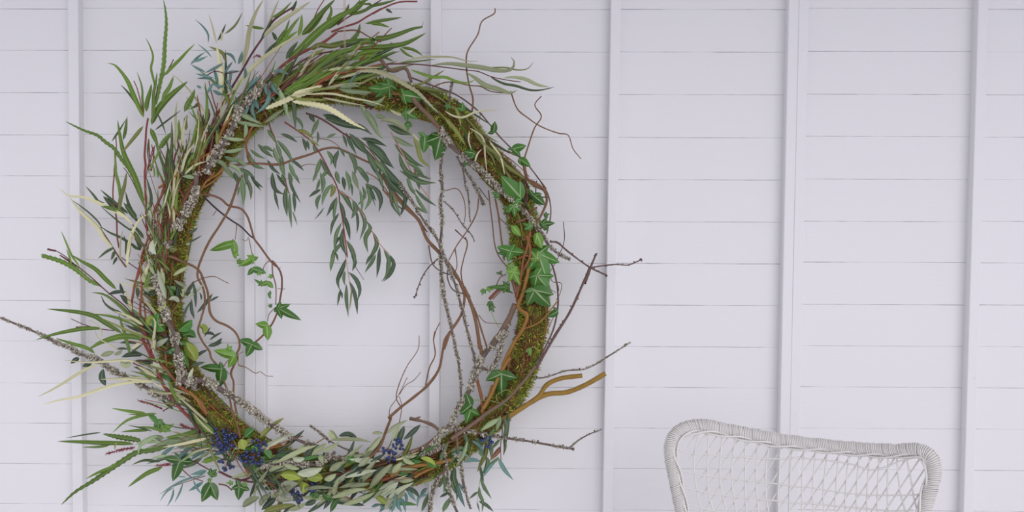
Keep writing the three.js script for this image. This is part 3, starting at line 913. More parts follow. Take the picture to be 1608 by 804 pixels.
    ['red',6.6,5.2,-317,2281,140,-279,2296,139,-233,2311,140,-203,2330,137,-154,2357,137,-186,2338,137,-153,2355,141,-99,2376,138,-41,2378,140],
    ['brown',6.2,4.1,-298,2283,139,-233,2285,140,-196,2266,137,-158,2250,136],
    ['maroon',5.0,3.7,-297,2303,143,-260,2330,138,-203,2357,136,-157,2382,140],
    ['maroon',6.6,5.2,-451,2153,163,-401,2193,145,-366,2208,146,-309,2220,143],
    ['red',4.1,3.1,-386,2284,140,-375,2319,136,-360,2353,136,-339,2382,143],
  ], [
    ['g',18.7,-412,2269,144,-385,2295,145,-361,2321,147,-334,2350,150,-301,2382,154],
    ['g',27.0,-454,2193,148,-423,2219,147,-384,2256,150,-345,2289,156,-313,2311,161,-282,2329,166,-243,2347,172,-217,2377,178],
    ['g',14.5,-259,2336,146,-231,2354,152,-201,2377,161],
    ['g',12.4,-331,2309,149,-314,2346,155,-318,2364,159],
    ['g',18.7,-402,2274,137,-367,2311,137,-340,2342,137],
    ['g',17.6,-260,2251,139,-237,2277,138,-225,2308,137],
    ['g',20.7,-347,2288,144,-309,2310,143,-271,2341,142,-259,2371,141],
    ['g',12.4,-258,2334,149,-212,2347,151,-182,2365,153,-224,2366,156],
    ['g',12.4,-208,2356,137,-180,2367,141,-148,2372,148,-105,2381,158],
    ['g',10.4,-235,2369,142,-217,2377,143,-193,2384,146],
    ['gd',9.3,-141,2352,149,-120,2340,148],
    ['g',13.5,-208,2307,145,-184,2314,146,-143,2320,149,-89,2325,154],
    ['g',11.4,-194,2307,145,-161,2304,151,-127,2293,159],
    ['g',22.8,-348,2232,141,-290,2243,142,-233,2250,144,-171,2252,147,-189,2257,148,-143,2261,150,-97,2274,153,-51,2290,157,-17,2298,159,-20,2311,160],
    ['g',18.7,-236,2226,142,-189,2230,145,-134,2232,153,-82,2240,161,-50,2252,168,-10,2272,177],
    ['g',9.3,-99,2231,140,-76,2211,139,-51,2200,138],
    ['g',10.4,-93,2231,149,-52,2223,150,-22,2204,151],
    ['g',17.6,-235,2182,150,-198,2187,150,-152,2200,151,-108,2219,156],
    ['g',8.3,-152,2203,150,-115,2186,158],
    ['g',6.2,-97,2182,155,-42,2186,157,20,2192,164],
    ['g',20.7,-306,2183,162,-269,2196,155,-213,2204,151,-153,2212,148],
    ['g',18.7,-256,2168,166,-211,2180,165,-150,2194,173],
    ['g',27.0,-456,2079,205,-420,2104,201,-377,2143,186,-342,2178,174,-293,2213,168,-228,2227,172],
    ['g',20.7,-454,2117,182,-425,2137,174,-400,2153,167,-363,2172,161,-315,2203,154],
    ['g',24.9,-494,2090,190,-478,2121,177,-459,2153,160,-439,2189,145],
    ['go',18.7,-450,2078,199,-396,2113,188,-349,2136,178],
    ['g',22.8,-436,2090,194,-377,2128,186,-323,2167,175],
    ['gd',14.5,-467,2125,175,-456,2105,191,-431,2096,200],
    ['gd',18.7,-460,2192,154,-449,2219,149,-423,2250,144],
    ['g',16.6,-358,2167,170,-306,2191,161,-250,2200,154],
    ['go',12.4,-391,2192,156,-364,2210,158,-332,2225,163],
    ['gd',12.4,-367,2168,162,-326,2184,157,-289,2189,152],
    ['go',18.7,-384,2222,151,-354,2238,149,-316,2234,147,-271,2243,144],
    ['g',18.7,-240,2204,151,-201,2215,153,-151,2221,162],
    ['gd',14.5,-290,2231,143,-252,2243,144,-213,2257,146],
    ['g',10.4,-422,2185,152,-413,2168,161,-421,2184,158],
  ]],
  ['saw_leaf_branch', [
    ['maroon',5.4,2.9,-231,2157,171,-142,2176,157,-52,2178,150,39,2169,153,112,2160,149,153,2156,145,199,2138,151,258,2127,146,290,2123,147],
    ['rust',10.4,6.2,-384,2116,193,-302,2139,187,-228,2156,175,-152,2177,156,-178,2168,160],
  ], [
    ['gp',7.0,-82,2184,166,-28,2197,163,22,2199,164,77,2197,165,122,2185,167,155,2185,168],
    ['os',15.5,5,2172,169,59,2176,166,117,2170,162,167,2164,159,222,2155,156,260,2160,154,271,2183,153,259,2201,152],
    ['go',5.8,185,2166,157,244,2167,154,281,2160,151,313,2165,149,332,2187,147],
    ['gd',9.3,194,2138,148,235,2118,151,276,2110,156,322,2096,162,358,2096,168,397,2104,174],
    ['os',11.9,235,2133,157,263,2135,158,304,2128,160,345,2110,164,381,2105,166],
    ['os',16.4,117,2151,157,145,2133,157,176,2110,157,222,2097,156,258,2086,155,280,2096,155],
    ['g',11.4,-59,2158,169,15,2134,181,51,2134,181,87,2120,187,124,2115,191,147,2124,194],
    ['go',8.3,-48,2106,185,-17,2116,179,14,2135,172,51,2158,173],
    ['go',13.5,-29,2096,199,25,2090,193,69,2081,185],
    ['gp',7.8,53,2025,212,71,2012,214,107,2003,214,146,2021,193,178,2028,180,219,2031,176],
    ['gps',14.9,-228,2150,192,-170,2151,186,-115,2132,191,-69,2105,202,-32,2082,210,0,2050,216,32,2018,214],
    ['gp',7.8,-60,1962,159,-29,1930,154,8,1908,153,22,1879,153],
    ['go',16.6,-51,1944,157,-38,1912,158,-28,1875,163,1,1849,172],
    ['gp',15.7,-428,2073,215,-372,2088,213,-333,2104,210],
    ['gp',8.7,-339,2150,189,-265,2162,181,-150,2165,174],
    ['gp',8.7,-279,2126,208,-225,2142,193,-193,2155,183,-148,2147,184],
    ['gps',16.6,-512,2029,214,-475,2044,213,-422,2066,214,-376,2081,215,-332,2102,213],
    ['gps',18.3,-426,2052,214,-371,2045,207,-324,2035,197,-288,2017,189,-247,1991,185,-201,1968,186],
    ['gp',7.8,-384,2074,216,-302,2076,213,-239,2063,211,-183,2053,210,-138,2040,207],
    ['gp',7.8,-333,2064,208,-258,2049,208,-197,2039,216],
    ['go',14.5,-420,2071,205,-390,2086,205,-354,2113,198],
    ['g',20.7,-453,2074,210,-423,2097,209,-388,2111,211],
    ['g',16.6,-454,2085,204,-419,2105,202,-382,2125,200,-369,2133,199],
    ['go',12.4,-430,2072,209,-379,2084,216,-340,2091,222,-283,2092,234],
    ['go',12.4,-441,2074,216,-403,2061,218,-352,2058,223,-315,2056,226],
    ['gp',10.5,-124,2031,192,-80,2014,189,-36,2038,213],
    ['go',14.5,53,2003,210,85,1967,213,103,1940,221,119,1915,228],
    ['go',10.4,83,2040,195,98,2003,213,105,1974,221],
    ['go',12.4,143,1963,209,179,1919,208,224,1884,201,251,1848,200,273,1830,196],
    ['gp',7.0,129,1972,210,170,1942,202,179,1883,214,186,1821,202],
    ['gp',7.0,192,1933,197,228,1884,199,242,1825,210],
    ['gp',5.2,130,1963,214,128,1932,217,137,1901,215],
    ['gp',6.1,147,1865,206,157,1892,216,170,1905,215],
  ]],
  ['saw_leaf_branch', [
    ['red',8.3,5.4,-862,1148,176,-930,1326,164,-950,1357,161,-967,1395,156,-841,1831,164],
    ['maroon',4.6,2.9,-931,1326,162,-950,1357,163,-990,1398,157,-1049,1444,151,-1095,1486,151,-1148,1529,151,-1202,1563,151,-1146,1523,147,-1181,1558,155,-1218,1577,149,-1239,1581,149],
    ['maroon',6.2,7.1,-1214,1575,148,-1233,1579,149,-1239,1581,154],
    ['maroon',3.7,2.5,-1027,1317,155,-1083,1324,150,-1129,1337,150,-1166,1355,154],
    ['maroon',7.3,5.2,-1113,1328,151,-1153,1327,150],
  ], [
    ['gs',15.6,-1074,1463,157,-1101,1479,157,-1124,1498,157,-1154,1521,156,-1200,1544,156,-1260,1561,155,-1212,1547,154,-1262,1564,153],
    ['g',9.3,-1134,1524,156,-1154,1547,155,-1165,1566,155,-1180,1604,154,-1194,1639,152],
    ['g',8.3,-1162,1531,155,-1167,1552,156,-1174,1582,160],
    ['g',15.6,-1015,1452,160,-1053,1487,159,-1084,1518,159,-1130,1544,158,-1161,1564,157],
    ['go',10.4,-1062,1455,149,-1095,1475,153,-1130,1502,160],
    ['g',15.6,-950,1339,162,-993,1383,159,-1023,1410,160,-1056,1434,163,-1092,1442,166],
    ['gd',10.4,-985,1359,152,-1004,1371,151,-1035,1386,150,-1058,1405,150,-1069,1432,150],
    ['g',16.6,-999,1309,157,-1026,1325,156,-1057,1344,156,-1088,1363,155,-1126,1374,155,-1185,1382,155,-1243,1387,155],
    ['g',10.4,-970,1340,159,-1010,1356,156,-1049,1365,155,-1095,1371,155],
    ['g',14.5,-1064,1323,159,-1087,1325,159,-1126,1323,159,-1180,1314,159,-1235,1301,159,-1280,1286,159],
    ['g',20.7,-935,1291,164,-960,1298,159,-998,1300,159,-1039,1291,163,-1076,1276,169,-1105,1257,174,-1109,1256,175],
    ['g',14.5,-977,1240,155,-984,1272,156,-991,1295,156,-991,1302,157,-1002,1340,158,-1009,1372,159],
    ['gp',5.6,-1009,1256,163,-1045,1280,170,-1068,1296,178,-1076,1320,184],
    ['gp',4.4,-1063,1294,163,-1063,1322,166,-1077,1342,172,-1098,1354,178],
    ['gp',12.2,-890,1244,182,-878,1301,196,-892,1259,183,-881,1307,193,-875,1354,198,-889,1366,190,-909,1343,178],
    ['gp',10.5,-1078,1208,155,-1112,1194,159,-1145,1175,164,-1185,1149,171,-1228,1123,180,-1263,1106,188],
    ['gps',11.6,-895,1152,170,-944,1153,164,-1001,1147,167,-1053,1134,172,-1094,1119,176,-1139,1104,181,-1198,1094,188,-1243,1082,194],
    ['gp',8.7,-940,1213,162,-984,1222,158,-1058,1217,156,-1121,1214,155,-1192,1220,153],
    ['g',12.4,-1092,1241,150,-1115,1258,149,-1170,1274,148,-1217,1289,146,-1221,1291,146],
    ['gp',10.5,-963,1384,167,-969,1412,171,-976,1455,180],
    ['gp',10.5,-971,1256,162,-934,1282,177,-924,1286,183],
    ['gd',6.2,-979,1241,161,-934,1271,176,-914,1284,187],
    ['gp',12.2,-977,1549,154,-965,1601,163,-958,1627,169],
    ['gd',14.5,-933,1580,160,-944,1606,159,-954,1624,160],
    ['gd',10.4,-964,1595,154,-932,1579,165],
    ['g',18.7,-918,1459,180,-905,1485,187,-891,1516,194],
    ['gp',15.7,-919,1474,175,-912,1505,179,-898,1544,187],
    ['gp',15.7,-924,1477,174,-910,1509,181,-895,1536,189],
  ]],
  ['saw_leaf_branch', [
    ['red',11.4,10.4,-732,990,178,-766,1029,181,-801,1063,178,-833,1101,172,-862,1148,176,-881,1190,176,-905,1243,171,-930,1297,165,-916,1296,172,-933,1334,167],
    ['maroon',6.2,4.1,-864,1147,172,-885,1169,166,-927,1194,156,-966,1211,153],
    ['maroon',6.2,4.1,-863,1151,175,-825,1089,174,-871,1054,155],
    ['rust',8.3,5.2,-935,1334,161,-936,1392,166,-928,1450,171,-931,1527,165,-929,1565,163,-901,1627,168,-894,1648,166,-888,1694,168],
    ['rust',6.2,4.1,-915,1351,173,-922,1412,173,-931,1439,169],
    ['rust',8.3,6.2,-963,1423,158,-954,1475,157,-940,1506,160,-928,1542,162,-913,1576,168,-896,1614,171],
  ], [
    ['gs',18.7,-850,939,155,-905,923,154,-961,914,153,-1001,890,152,-1049,858,150,-1109,817,148,-1169,780,146,-1215,739,143],
    ['g',11.4,-1023,882,153,-1046,867,157,-1082,853,164,-1120,834,174],
    ['g',18.7,-968,945,154,-1006,946,155,-1082,948,160,-1158,953,165,-1211,956,170],
    ['g',9.3,-1046,941,154,-1082,936,161,-1128,938,174],
    ['gs',20.7,-945,954,151,-976,959,151,-1023,966,151,-1070,977,151],
    ['gd',5.2,-1075,983,156,-1119,978,162,-1180,969,177],
    ['g',10.4,-890,1047,157,-925,1043,157,-990,1023,160,-1034,984,163],
    ['g',10.4,-917,991,152,-965,990,158,-1006,987,165],
    ['g',15.6,-873,871,160,-918,855,165,-951,833,172,-979,810,180],
    ['gd',9.3,-882,887,155,-910,891,154,-941,891,153,-976,876,151],
    ['g',10.4,-924,1048,159,-982,1055,160,-1035,1064,162],
    ['g',8.3,-888,1048,163,-937,1044,166,-978,1047,171],
    ['gd',6.2,-906,988,157,-943,1001,162,-979,1010,170],
    ['g',10.4,-863,987,161,-904,1000,165,-944,1007,172],
    ['go',6.2,-1021,954,156,-1028,939,159,-1028,927,161],
    ['g',16.6,-704,994,197,-733,1018,198,-753,1051,209],
    ['g',18.7,-691,984,191,-719,1016,199,-750,1049,208],
    ['gp',8.7,-690,988,196,-726,1024,202,-756,1065,214],
    ['gp',8.7,-707,1028,209,-756,1074,209,-814,1122,204],
    ['g',16.6,-811,1083,183,-828,1132,197,-835,1169,210],
    ['go',12.4,-900,1154,169,-923,1173,166,-943,1188,165],
    ['gp',13.9,-880,1171,178,-920,1194,175,-946,1206,178],
    ['gd',10.4,-831,1065,170,-863,1088,166,-878,1099,165],
    ['g',18.7,-744,888,161,-711,902,168,-676,907,178],
    ['g',20.7,-745,996,179,-801,976,161,-865,967,157],
  ]],
  ['flower_spike', [
  ], [
    ['k',18.7,-968,933,148,-1009,925,149,-1057,912,151],
  ]],
  ['flower_spike', [
  ], [
    ['k',18.7,-846,880,154,-870,877,158,-891,878,163],
  ]],
  ['flower_spike', [
  ], [
    ['k',16.6,-719,983,176,-769,996,163,-811,1010,154],
  ]],
  ['flower_spike', [
  ], [
    ['k',14.5,-875,1060,149,-911,1076,149,-950,1088,153],
  ]],
  ['flower_spike', [
  ], [
    ['k',14.5,-731,988,169,-771,998,165,-806,1010,166],
  ]],
  ['flower_spike', [
  ], [
    ['k',12.4,-538,2198,162,-549,2202,163,-558,2198,165],
  ]],
  ['flower_spike', [
  ], [
    ['k',12.4,-278,2173,170,-297,2172,172,-315,2173,174],
  ]],
  ['eucalyptus_spray', [
    ['brown',6.2,4.1,-537,2046,190,-517,2016,195,-509,1973,167,-498,1936,150,-485,1891,141,-475,1845,139,-469,1810,142,-458,1765,138],
  ], [
    ['t',14.6,-519,2107,177,-502,2075,201,-509,2044,211,-527,2025,215,-545,2013,217],
    ['t',11.3,-506,2115,173,-502,2083,192,-480,2050,206],
    ['t',14.6,-554,2057,190,-560,2026,203,-544,1994,206],
    ['t',12.9,-596,2092,164,-571,2065,189,-547,2050,209],
    ['t',11.3,-576,2062,178,-577,2027,196,-587,2000,203],
    ['t',9.7,-622,2073,162,-603,2041,183],
    ['el',16.6,-493,2114,182,-468,2078,208,-453,2044,210,-449,2016,195,-436,1989,177],
    ['e',16.6,-458,2091,204,-430,2056,212,-427,2016,194,-425,1963,182],
    ['el',16.6,-615,2019,188,-582,2011,204,-551,1996,209,-526,1981,197],
    ['el',13.3,-520,1986,198,-492,2008,205,-451,2031,211],
    ['el',13.3,-616,1989,200,-560,1981,206,-519,1976,187],
    ['t',12.9,-580,2091,162,-570,2107,160,-552,2137,160],
    ['t',11.3,-580,2090,172,-574,2109,166,-580,2119,162],
    ['t',14.6,-553,2064,188,-539,2037,207,-532,2027,212],
    ['ed',9.1,-715,2042,150,-709,2019,154,-721,1971,161],
    ['el',13.3,-577,1984,211,-576,1962,210,-582,1936,207],
    ['el',11.6,-581,1933,198,-617,1933,220,-653,1941,223],
    ['el',11.6,-590,1908,178,-624,1897,194,-663,1895,207],
    ['el',16.6,-681,1872,208,-657,1858,198,-647,1836,181,-632,1811,163],
    ['e',18.3,-583,1901,166,-580,1875,154,-561,1852,147,-532,1842,147],
    ['e',10.8,-574,1904,169,-555,1886,154,-530,1875,147],
    ['e',14.9,-518,1967,170,-504,1947,157,-496,1926,152],
    ['e',14.9,-550,1922,166,-535,1901,158,-500,1878,162],
    ['e',11.6,-536,1915,154,-504,1898,142],
    ['el',14.9,-502,1913,149,-499,1890,150,-482,1856,155],
    ['e',14.9,-494,1936,144,-470,1906,142,-454,1883,145,-440,1856,150],
    ['ed',11.6,-479,1955,157,-452,1944,150,-426,1928,148],
    ['ed',10.8,-448,1872,144,-427,1856,146,-406,1837,149],
    ['ed',10.8,-525,1873,144,-509,1845,141,-484,1825,140],
    ['e',16.6,-481,1891,141,-477,1845,144,-467,1812,148],
    ['e',14.9,-456,1864,144,-442,1830,148,-426,1807,152],
    ['e',13.3,-496,1928,151,-482,1890,153,-478,1867,159],
    ['ed',14.9,-511,1833,137,-509,1799,138,-501,1776,139,-471,1760,141],
    ['ed',9.1,-504,1780,145,-498,1745,144,-489,1711,143],
    ['ed',10.0,-498,1828,137,-478,1799,135,-462,1778,133],
    ['e',16.6,-465,1787,144,-470,1749,143,-463,1689,141],
    ['e',11.6,-454,1768,145,-453,1719,152,-443,1652,165],
    ['ed',10.8,-459,1822,136,-446,1780,142,-416,1733,152],
    ['ed',10.8,-442,1770,145,-438,1734,143,-439,1701,140],
    ['e',5.3,-445,1707,146,-429,1662,147],
    ['ed',9.1,-443,1834,137,-431,1811,138,-421,1795,139],
    ['e',13.3,-481,1826,139,-466,1795,138],
    ['e',14.9,-456,1833,145,-452,1810,148,-447,1784,154],
  ]],
  ['eucalyptus_spray', [
    ['willow',8.3,6.2,-650,1714,146,-634,1756,146,-618,1802,147,-604,1821,154],
  ], [
    ['e',16.6,-604,1817,162,-599,1764,161,-599,1724,164],
    ['e',13.3,-592,1817,155,-578,1775,153,-577,1743,155],
    ['ed',10.0,-583,1829,145,-561,1791,141,-547,1773,141],
    ['ed',9.1,-575,1812,154,-550,1791,158,-534,1782,162],
    ['e',6.6,-613,1787,159,-619,1754,157],
    ['e',10.0,-640,1839,176,-634,1824,169,-627,1809,165],
    ['el',14.9,-636,1854,196,-611,1836,177,-604,1813,172],
    ['e',13.3,-609,1844,170,-581,1829,161,-562,1814,160],
    ['el',16.6,-619,1873,186,-595,1855,165,-581,1855,160],
    ['e',13.3,-628,1832,165,-622,1810,158,-619,1791,157],
    ['e',13.3,-597,1840,164,-591,1817,159,-592,1787,157],
    ['e',14.9,-647,1880,206,-625,1869,191,-601,1874,181],
  ]],
  ['eucalyptus_spray', [
    ['maroon',7.3,5.0,-395,2020,166,-359,2008,156,-327,1990,146,-277,1956,147,-240,1934,141,-205,1903,142,-163,1858,139,-132,1827,142,-150,1823,141,-112,1766,141],
    ['red',5.8,4.1,-464,1992,163,-423,1963,143,-384,1933,145,-362,1903,141,-340,1865,140,-317,1819,139,-312,1811,140,-296,1769,140,-293,1734,138,-285,1692,143,-280,1654,141,-274,1604,139,-268,1558,144],
    ['pink',3.3,2.1,-282,1654,139,-275,1567,140,-267,1517,145,-258,1451,139],
    ['maroon',2.5,1.7,-244,1530,141,-214,1485,145],
    ['pink',4.1,2.5,-294,1773,144,-258,1750,139,-235,1723,141,-215,1693,144,-189,1643,141,-165,1605,146,-132,1568,140],
  ], [
    ['e',10.8,-363,1835,147,-371,1818,151,-377,1801,155],
    ['e',15.8,-354,1832,147,-345,1803,146,-349,1763,146],
    ['ed',10.8,-352,1777,148,-372,1767,147,-392,1752,146],
    ['e',10.0,-355,1811,153,-363,1784,153,-367,1771,153],
    ['e',14.9,-312,1796,146,-333,1776,148,-344,1750,151,-347,1725,154],
    ['go',17.6,-310,1792,147,-314,1769,147,-322,1752,147],
    ['e',12.4,-350,1763,152,-364,1738,152,-362,1711,151],
    ['ed',5.0,-342,1719,146,-357,1700,145,-374,1680,143],
    ['ed',11.6,-302,1752,142,-319,1719,145,-334,1690,148],
    ['e',12.4,-300,1754,146,-309,1719,150,-309,1671,159],
    ['ed',10.8,-294,1702,146,-314,1669,150,-320,1629,156],
    ['ed',14.9,-292,1740,144,-281,1700,144,-275,1660,145],
    ['e',15.8,-296,1777,143,-273,1754,142,-258,1723,140,-250,1705,138],
    ['e',18.3,-250,1744,145,-240,1716,149,-252,1683,157],
    ['ed',14.1,-279,1696,140,-265,1650,145,-258,1614,151],
    ['e',12.4,-286,1671,146,-303,1635,148,-309,1574,155],
    ['ed',14.1,-283,1652,143,-285,1604,146,-269,1562,149],
    ['ed',10.0,-286,1629,143,-305,1608,142,-310,1579,139],
    ['e',13.3,-277,1610,143,-305,1585,142,-318,1558,142,-324,1526,141],
    ['e',15.8,-271,1614,145,-254,1581,148,-244,1551,153,-249,1527,157],
    ['ed',8.3,-306,1575,151,-297,1547,152],
    ['e',12.4,-307,1569,152,-316,1540,156,-320,1513,161],
    ['ed',14.1,-256,1569,141,-245,1544,144,-251,1514,151],
    ['ed',15.8,-274,1553,139,-289,1516,139,-302,1482,139,-294,1451,140],
    ['e',10.8,-275,1515,150,-279,1490,152,-274,1467,156],
    ['ed',8.3,-290,1457,144,-301,1400,146],
    ['ed',6.6,-288,1449,148,-284,1424,151],
    ['ed',15.8,-264,1511,150,-241,1486,150,-229,1452,150,-234,1419,149],
    ['ed',14.1,-260,1480,147,-245,1432,148,-235,1374,150],
    ['e',12.4,-272,1472,142,-274,1420,141,-266,1364,140],
    ['go',6.2,-254,1457,148,-259,1389,162],
    ['e',14.1,-235,1725,141,-215,1689,145,-210,1666,149,-226,1614,157],
    ['ed',10.0,-239,1710,141,-235,1673,139,-238,1636,136],
    ['e',14.9,-204,1675,145,-192,1654,145,-209,1620,144,-201,1572,143],
    ['e',14.9,-187,1643,141,-173,1604,142,-189,1566,144,-209,1533,146],
    ['e',11.6,-175,1569,149,-187,1544,149,-211,1509,150],
    ['ed',10.0,-188,1569,150,-198,1552,149,-208,1535,149],
    ['ed',12.4,-162,1593,148,-164,1559,151,-165,1537,153,-171,1494,157],
    ['e',15.8,-150,1584,147,-134,1551,146,-135,1541,146,-141,1502,146,-157,1480,146],
    ['ed',14.1,-131,1568,143,-117,1540,146,-117,1537,147,-129,1503,151,-150,1481,156],
    ['e',15.8,-302,1837,152,-298,1811,150,-290,1794,148],
    ['e',14.1,-272,1838,145,-259,1803,149,-260,1771,155],
    ['ed',14.1,-281,1819,150,-275,1775,147],
    ['el',15.8,-250,1838,146,-241,1807,148,-228,1775,152],
    ['ed',7.5,-254,1798,140,-252,1756,140],
    ['e',14.1,-221,1838,144,-202,1811,148,-200,1794,152],
    ['ed',14.1,-207,1798,149,-191,1773,153,-172,1741,162],
    ['ed',15.8,-192,1793,148,-169,1773,147,-158,1743,145,-166,1705,142],
    ['e',14.1,-206,1786,151,-194,1750,152,-211,1710,154],
    ['e',10.8,-219,1790,145,-210,1758,149,-234,1725,157],
    ['ed',5.0,-199,1785,151,-175,1723,148],
    ['e',11.6,-226,1779,153,-220,1746,154,-218,1702,157],
    ['e',14.1,-354,2002,163,-370,1974,159,-381,1945,160],
    ['ed',12.4,-411,1942,148,-403,1921,151,-397,1899,155],
    ['e',9.1,-397,1935,142,-390,1904,143],
    ['e',9.1,-361,1964,149,-360,1940,150,-363,1924,152],
    ['e',9.1,-331,1942,154,-313,1951,155,-299,1956,157],
    ['e',10.8,-424,2008,174,-409,1978,156,-410,1966,153],
    ['ed',14.9,-383,2016,171,-369,1991,155],
    ['go',13.5,-428,1968,148,-399,1959,149,-373,1938,153],
    ['go',9.3,-391,1937,152,-354,1916,155],
    ['e',11.6,-377,1919,148,-367,1896,151],
    ['e',14.9,-353,1878,142,-363,1845,142,-376,1812,141],
    ['ed',13.3,-352,1876,144,-339,1845,145,-314,1813,146],
    ['e',12.4,-334,1840,145,-349,1813,144],
    ['e',13.3,-331,1902,150,-314,1876,149,-320,1855,148],
    ['ed',15.8,-295,1905,142,-309,1872,146,-303,1843,150],
    ['e',10.0,-289,1908,148,-275,1882,147],
    ['e',17.4,-263,1899,153,-244,1864,155,-240,1821,158],
    ['e',14.1,-240,1855,145,-216,1834,145,-204,1813,146],
    ['ed',10.0,-282,1954,142,-267,1912,149],
    ['ed',12.4,-270,1961,145,-258,1929,146,-236,1889,150],
    ['ed',21.6,-259,1958,148,-230,1918,153,-199,1888,161],
    ['ed',19.9,-208,1932,142,-162,1899,148,-138,1869,154,-113,1844,160],
    ['ed',15.8,-221,1942,148,-181,1933,151,-139,1917,158],
    ['e',18.3,-204,1901,151,-184,1861,153,-163,1825,156],
    ['e',18.3,-195,1878,142,-166,1853,148,-136,1821,156],
    ['ed',23.2,-336,2004,156,-276,1986,150,-219,1975,149,-185,1952,147],
    ['ed',19.9,-343,2016,158,-306,2005,150,-258,1979,143],
  ]],
  ['eucalyptus_spray', [
    ['pink',5.0,3.3,-126,1962,146,-99,1912,145,-76,1867,142,-54,1821,139,-35,1784,141,-53,1855,142,-42,1807,141,0,1748,140],
    ['willow',5.0,3.3,-237,1944,140,-201,1912,139,-168,1871,146,-136,1830,144,-104,1784,139,-112,1807,144,-74,1748,146],
  ], [
    ['el',16.6,-219,2047,191,-196,2006,168,-170,1966,160,-145,1933,161],
    ['el',16.6,-202,2029,184,-174,1988,165,-163,1954,160],
    ['el',8.3,-226,2066,208,-182,2052,202,-146,2042,197],
    ['os',18.3,-156,1997,176,-117,1994,177,-54,1956,159],
    ['e',19.9,-135,1985,162,-97,1961,161,-55,1951,167],
    ['el',15.8,-118,1950,158,-88,1930,162,-48,1915,171],
    ['ed',14.1,-219,1940,144,-182,1935,143,-139,1916,143],
    ['e',17.4,-115,1924,143,-85,1894,141,-54,1867,139,-19,1850,137],
    ['e',15.8,-99,1896,153,-88,1857,157,-65,1830,162,-7,1820,173],
    ['e',12.4,-80,1868,144,-44,1848,144,-19,1825,145],
    ['e',15.8,-77,1834,152,-33,1803,157,20,1800,165],
    ['e',12.4,-72,1819,144,-62,1784,150,-45,1771,155],
    ['ed',11.6,-50,1823,150,-38,1798,154,-33,1775,158],
    ['ed',17.4,-239,1942,145,-213,1903,150,-192,1883,155],
    ['ed',17.4,-201,1923,151,-167,1889,149,-144,1866,148,-115,1846,147],
    ['ed',15.8,-201,1896,144,-186,1857,145,-167,1818,146],
    ['ed',19.1,-161,1873,144,-131,1830,148,-93,1793,153,-77,1773,156],
    ['ed',14.1,-239,1853,143,-218,1830,147,-201,1800,154],
    ['ed',12.4,-164,1846,147,-159,1802,144,-148,1773,142],
    ['e',12.4,-206,1794,152,-173,1777,156],
    ['e',10.8,-176,1836,153,-159,1811,156,-152,1783,161],
    ['ed',19.1,-151,1836,146,-122,1796,154,-102,1777,160,-76,1745,170],
    ['e',12.4,-129,1791,144,-115,1747,146,-95,1688,151],
    ['ed',12.4,-80,1760,147,-84,1724,147,-97,1695,148],
    ['e',15.8,-78,1836,150,-53,1812,149,-98,1839,145],
    ['e',14.1,-98,1858,147,-63,1823,146,-26,1805,145,18,1799,143],
    ['e',12.4,-76,1813,143,-58,1775,150,-40,1756,157],
    ['ed',10.8,-49,1781,145,-21,1754,143,21,1724,139],
    ['e',12.4,-48,1765,151,-31,1732,150,-5,1701,149],
    ['e',9.1,-44,1723,152,-9,1701,149],
    ['e',10.8,-55,1858,152,-25,1823,159,7,1811,166],
    ['ed',12.4,-158,1852,143,-128,1791,146,-122,1732,149,-94,1688,152],
    ['ed',14.1,-123,1808,146,-84,1764,152,-80,1732,156,-92,1694,162],
    ['ed',15.8,-157,1847,144,-122,1818,146,-84,1774,149],
    ['el',14.9,-206,2053,204,-165,2046,204,-133,2069,218],
    ['el',14.9,-282,2092,217,-237,2085,223,-172,2080,235],
    ['el',14.9,-210,2043,192,-207,2018,173,-191,1993,159],
    ['el',16.6,-198,2029,186,-182,1989,166,-168,1959,160,-153,1940,160],
    ['el',14.9,-174,2011,171,-139,2007,173],
    ['el',14.9,-243,2090,210,-250,2097,208,-253,2113,202],
    ['el',14.9,-224,2086,218,-197,2078,219,-179,2082,221],
  ]],
  ['eucalyptus_spray', [
    ['maroon',4.1,2.5,-727,2131,156,-688,2153,156,-650,2146,157,-612,2154,155],
  ], [
    ['t',6.1,-709,2243,154,-708,2270,157,-723,2295,163,-745,2315,170],
    ['t',5.5,-696,2196,161,-712,2216,164,-738,2238,169],
    ['t',12.1,-612,2175,161,-603,2194,161,-598,2218,161],
    ['t',8.9,-658,2180,160,-685,2163,165,-718,2144,175],
    ['t',7.3,-766,2174,157,-740,2198,161,-715,2213,165],
    ['t',8.9,-761,2181,165,-735,2188,166,-707,2200,166],
    ['t',8.1,-650,2149,157,-607,2154,154],
    ['t',8.1,-718,2151,159,-740,2162,162,-761,2173,166],
    ['t',9.7,-655,2211,162,-633,2202,161,-619,2176,159],
    ['t',8.1,-629,2183,161,-648,2160,162,-660,2137,163],
    ['t',8.1,-748,2145,160,-717,2138,162,-686,2130,164],
    ['t',6.5,-745,2130,159,-714,2130,161,-690,2122,164],
    ['t',9.7,-677,2108,157,-685,2138,155,-693,2169,153],
    ['t',11.3,-714,2081,161,-701,2103,165,-685,2118,170],
    ['t',9.7,-651,2130,166,-636,2099,169,-631,2080,173],
    ['t',9.7,-633,2157,155,-639,2138,156,-643,2116,158],
    ['t',14.6,-577,2099,173,-555,2118,173,-532,2137,174],
    ['t',14.6,-500,2144,177,-477,2155,178,-440,2138,193],
    ['t',12.9,-506,2120,186,-486,2092,206,-468,2072,218],
    ['t',12.9,-520,2105,189,-508,2073,208],
    ['t',9.7,-593,2169,156,-590,2146,159,-593,2122,166],
    ['t',8.1,-747,2108,155,-731,2100,155],
    ['t',9.7,-694,2115,165,-674,2103,167,-650,2107,170],
    ['t',11.3,-694,2092,164,-674,2080,168,-654,2080,172],
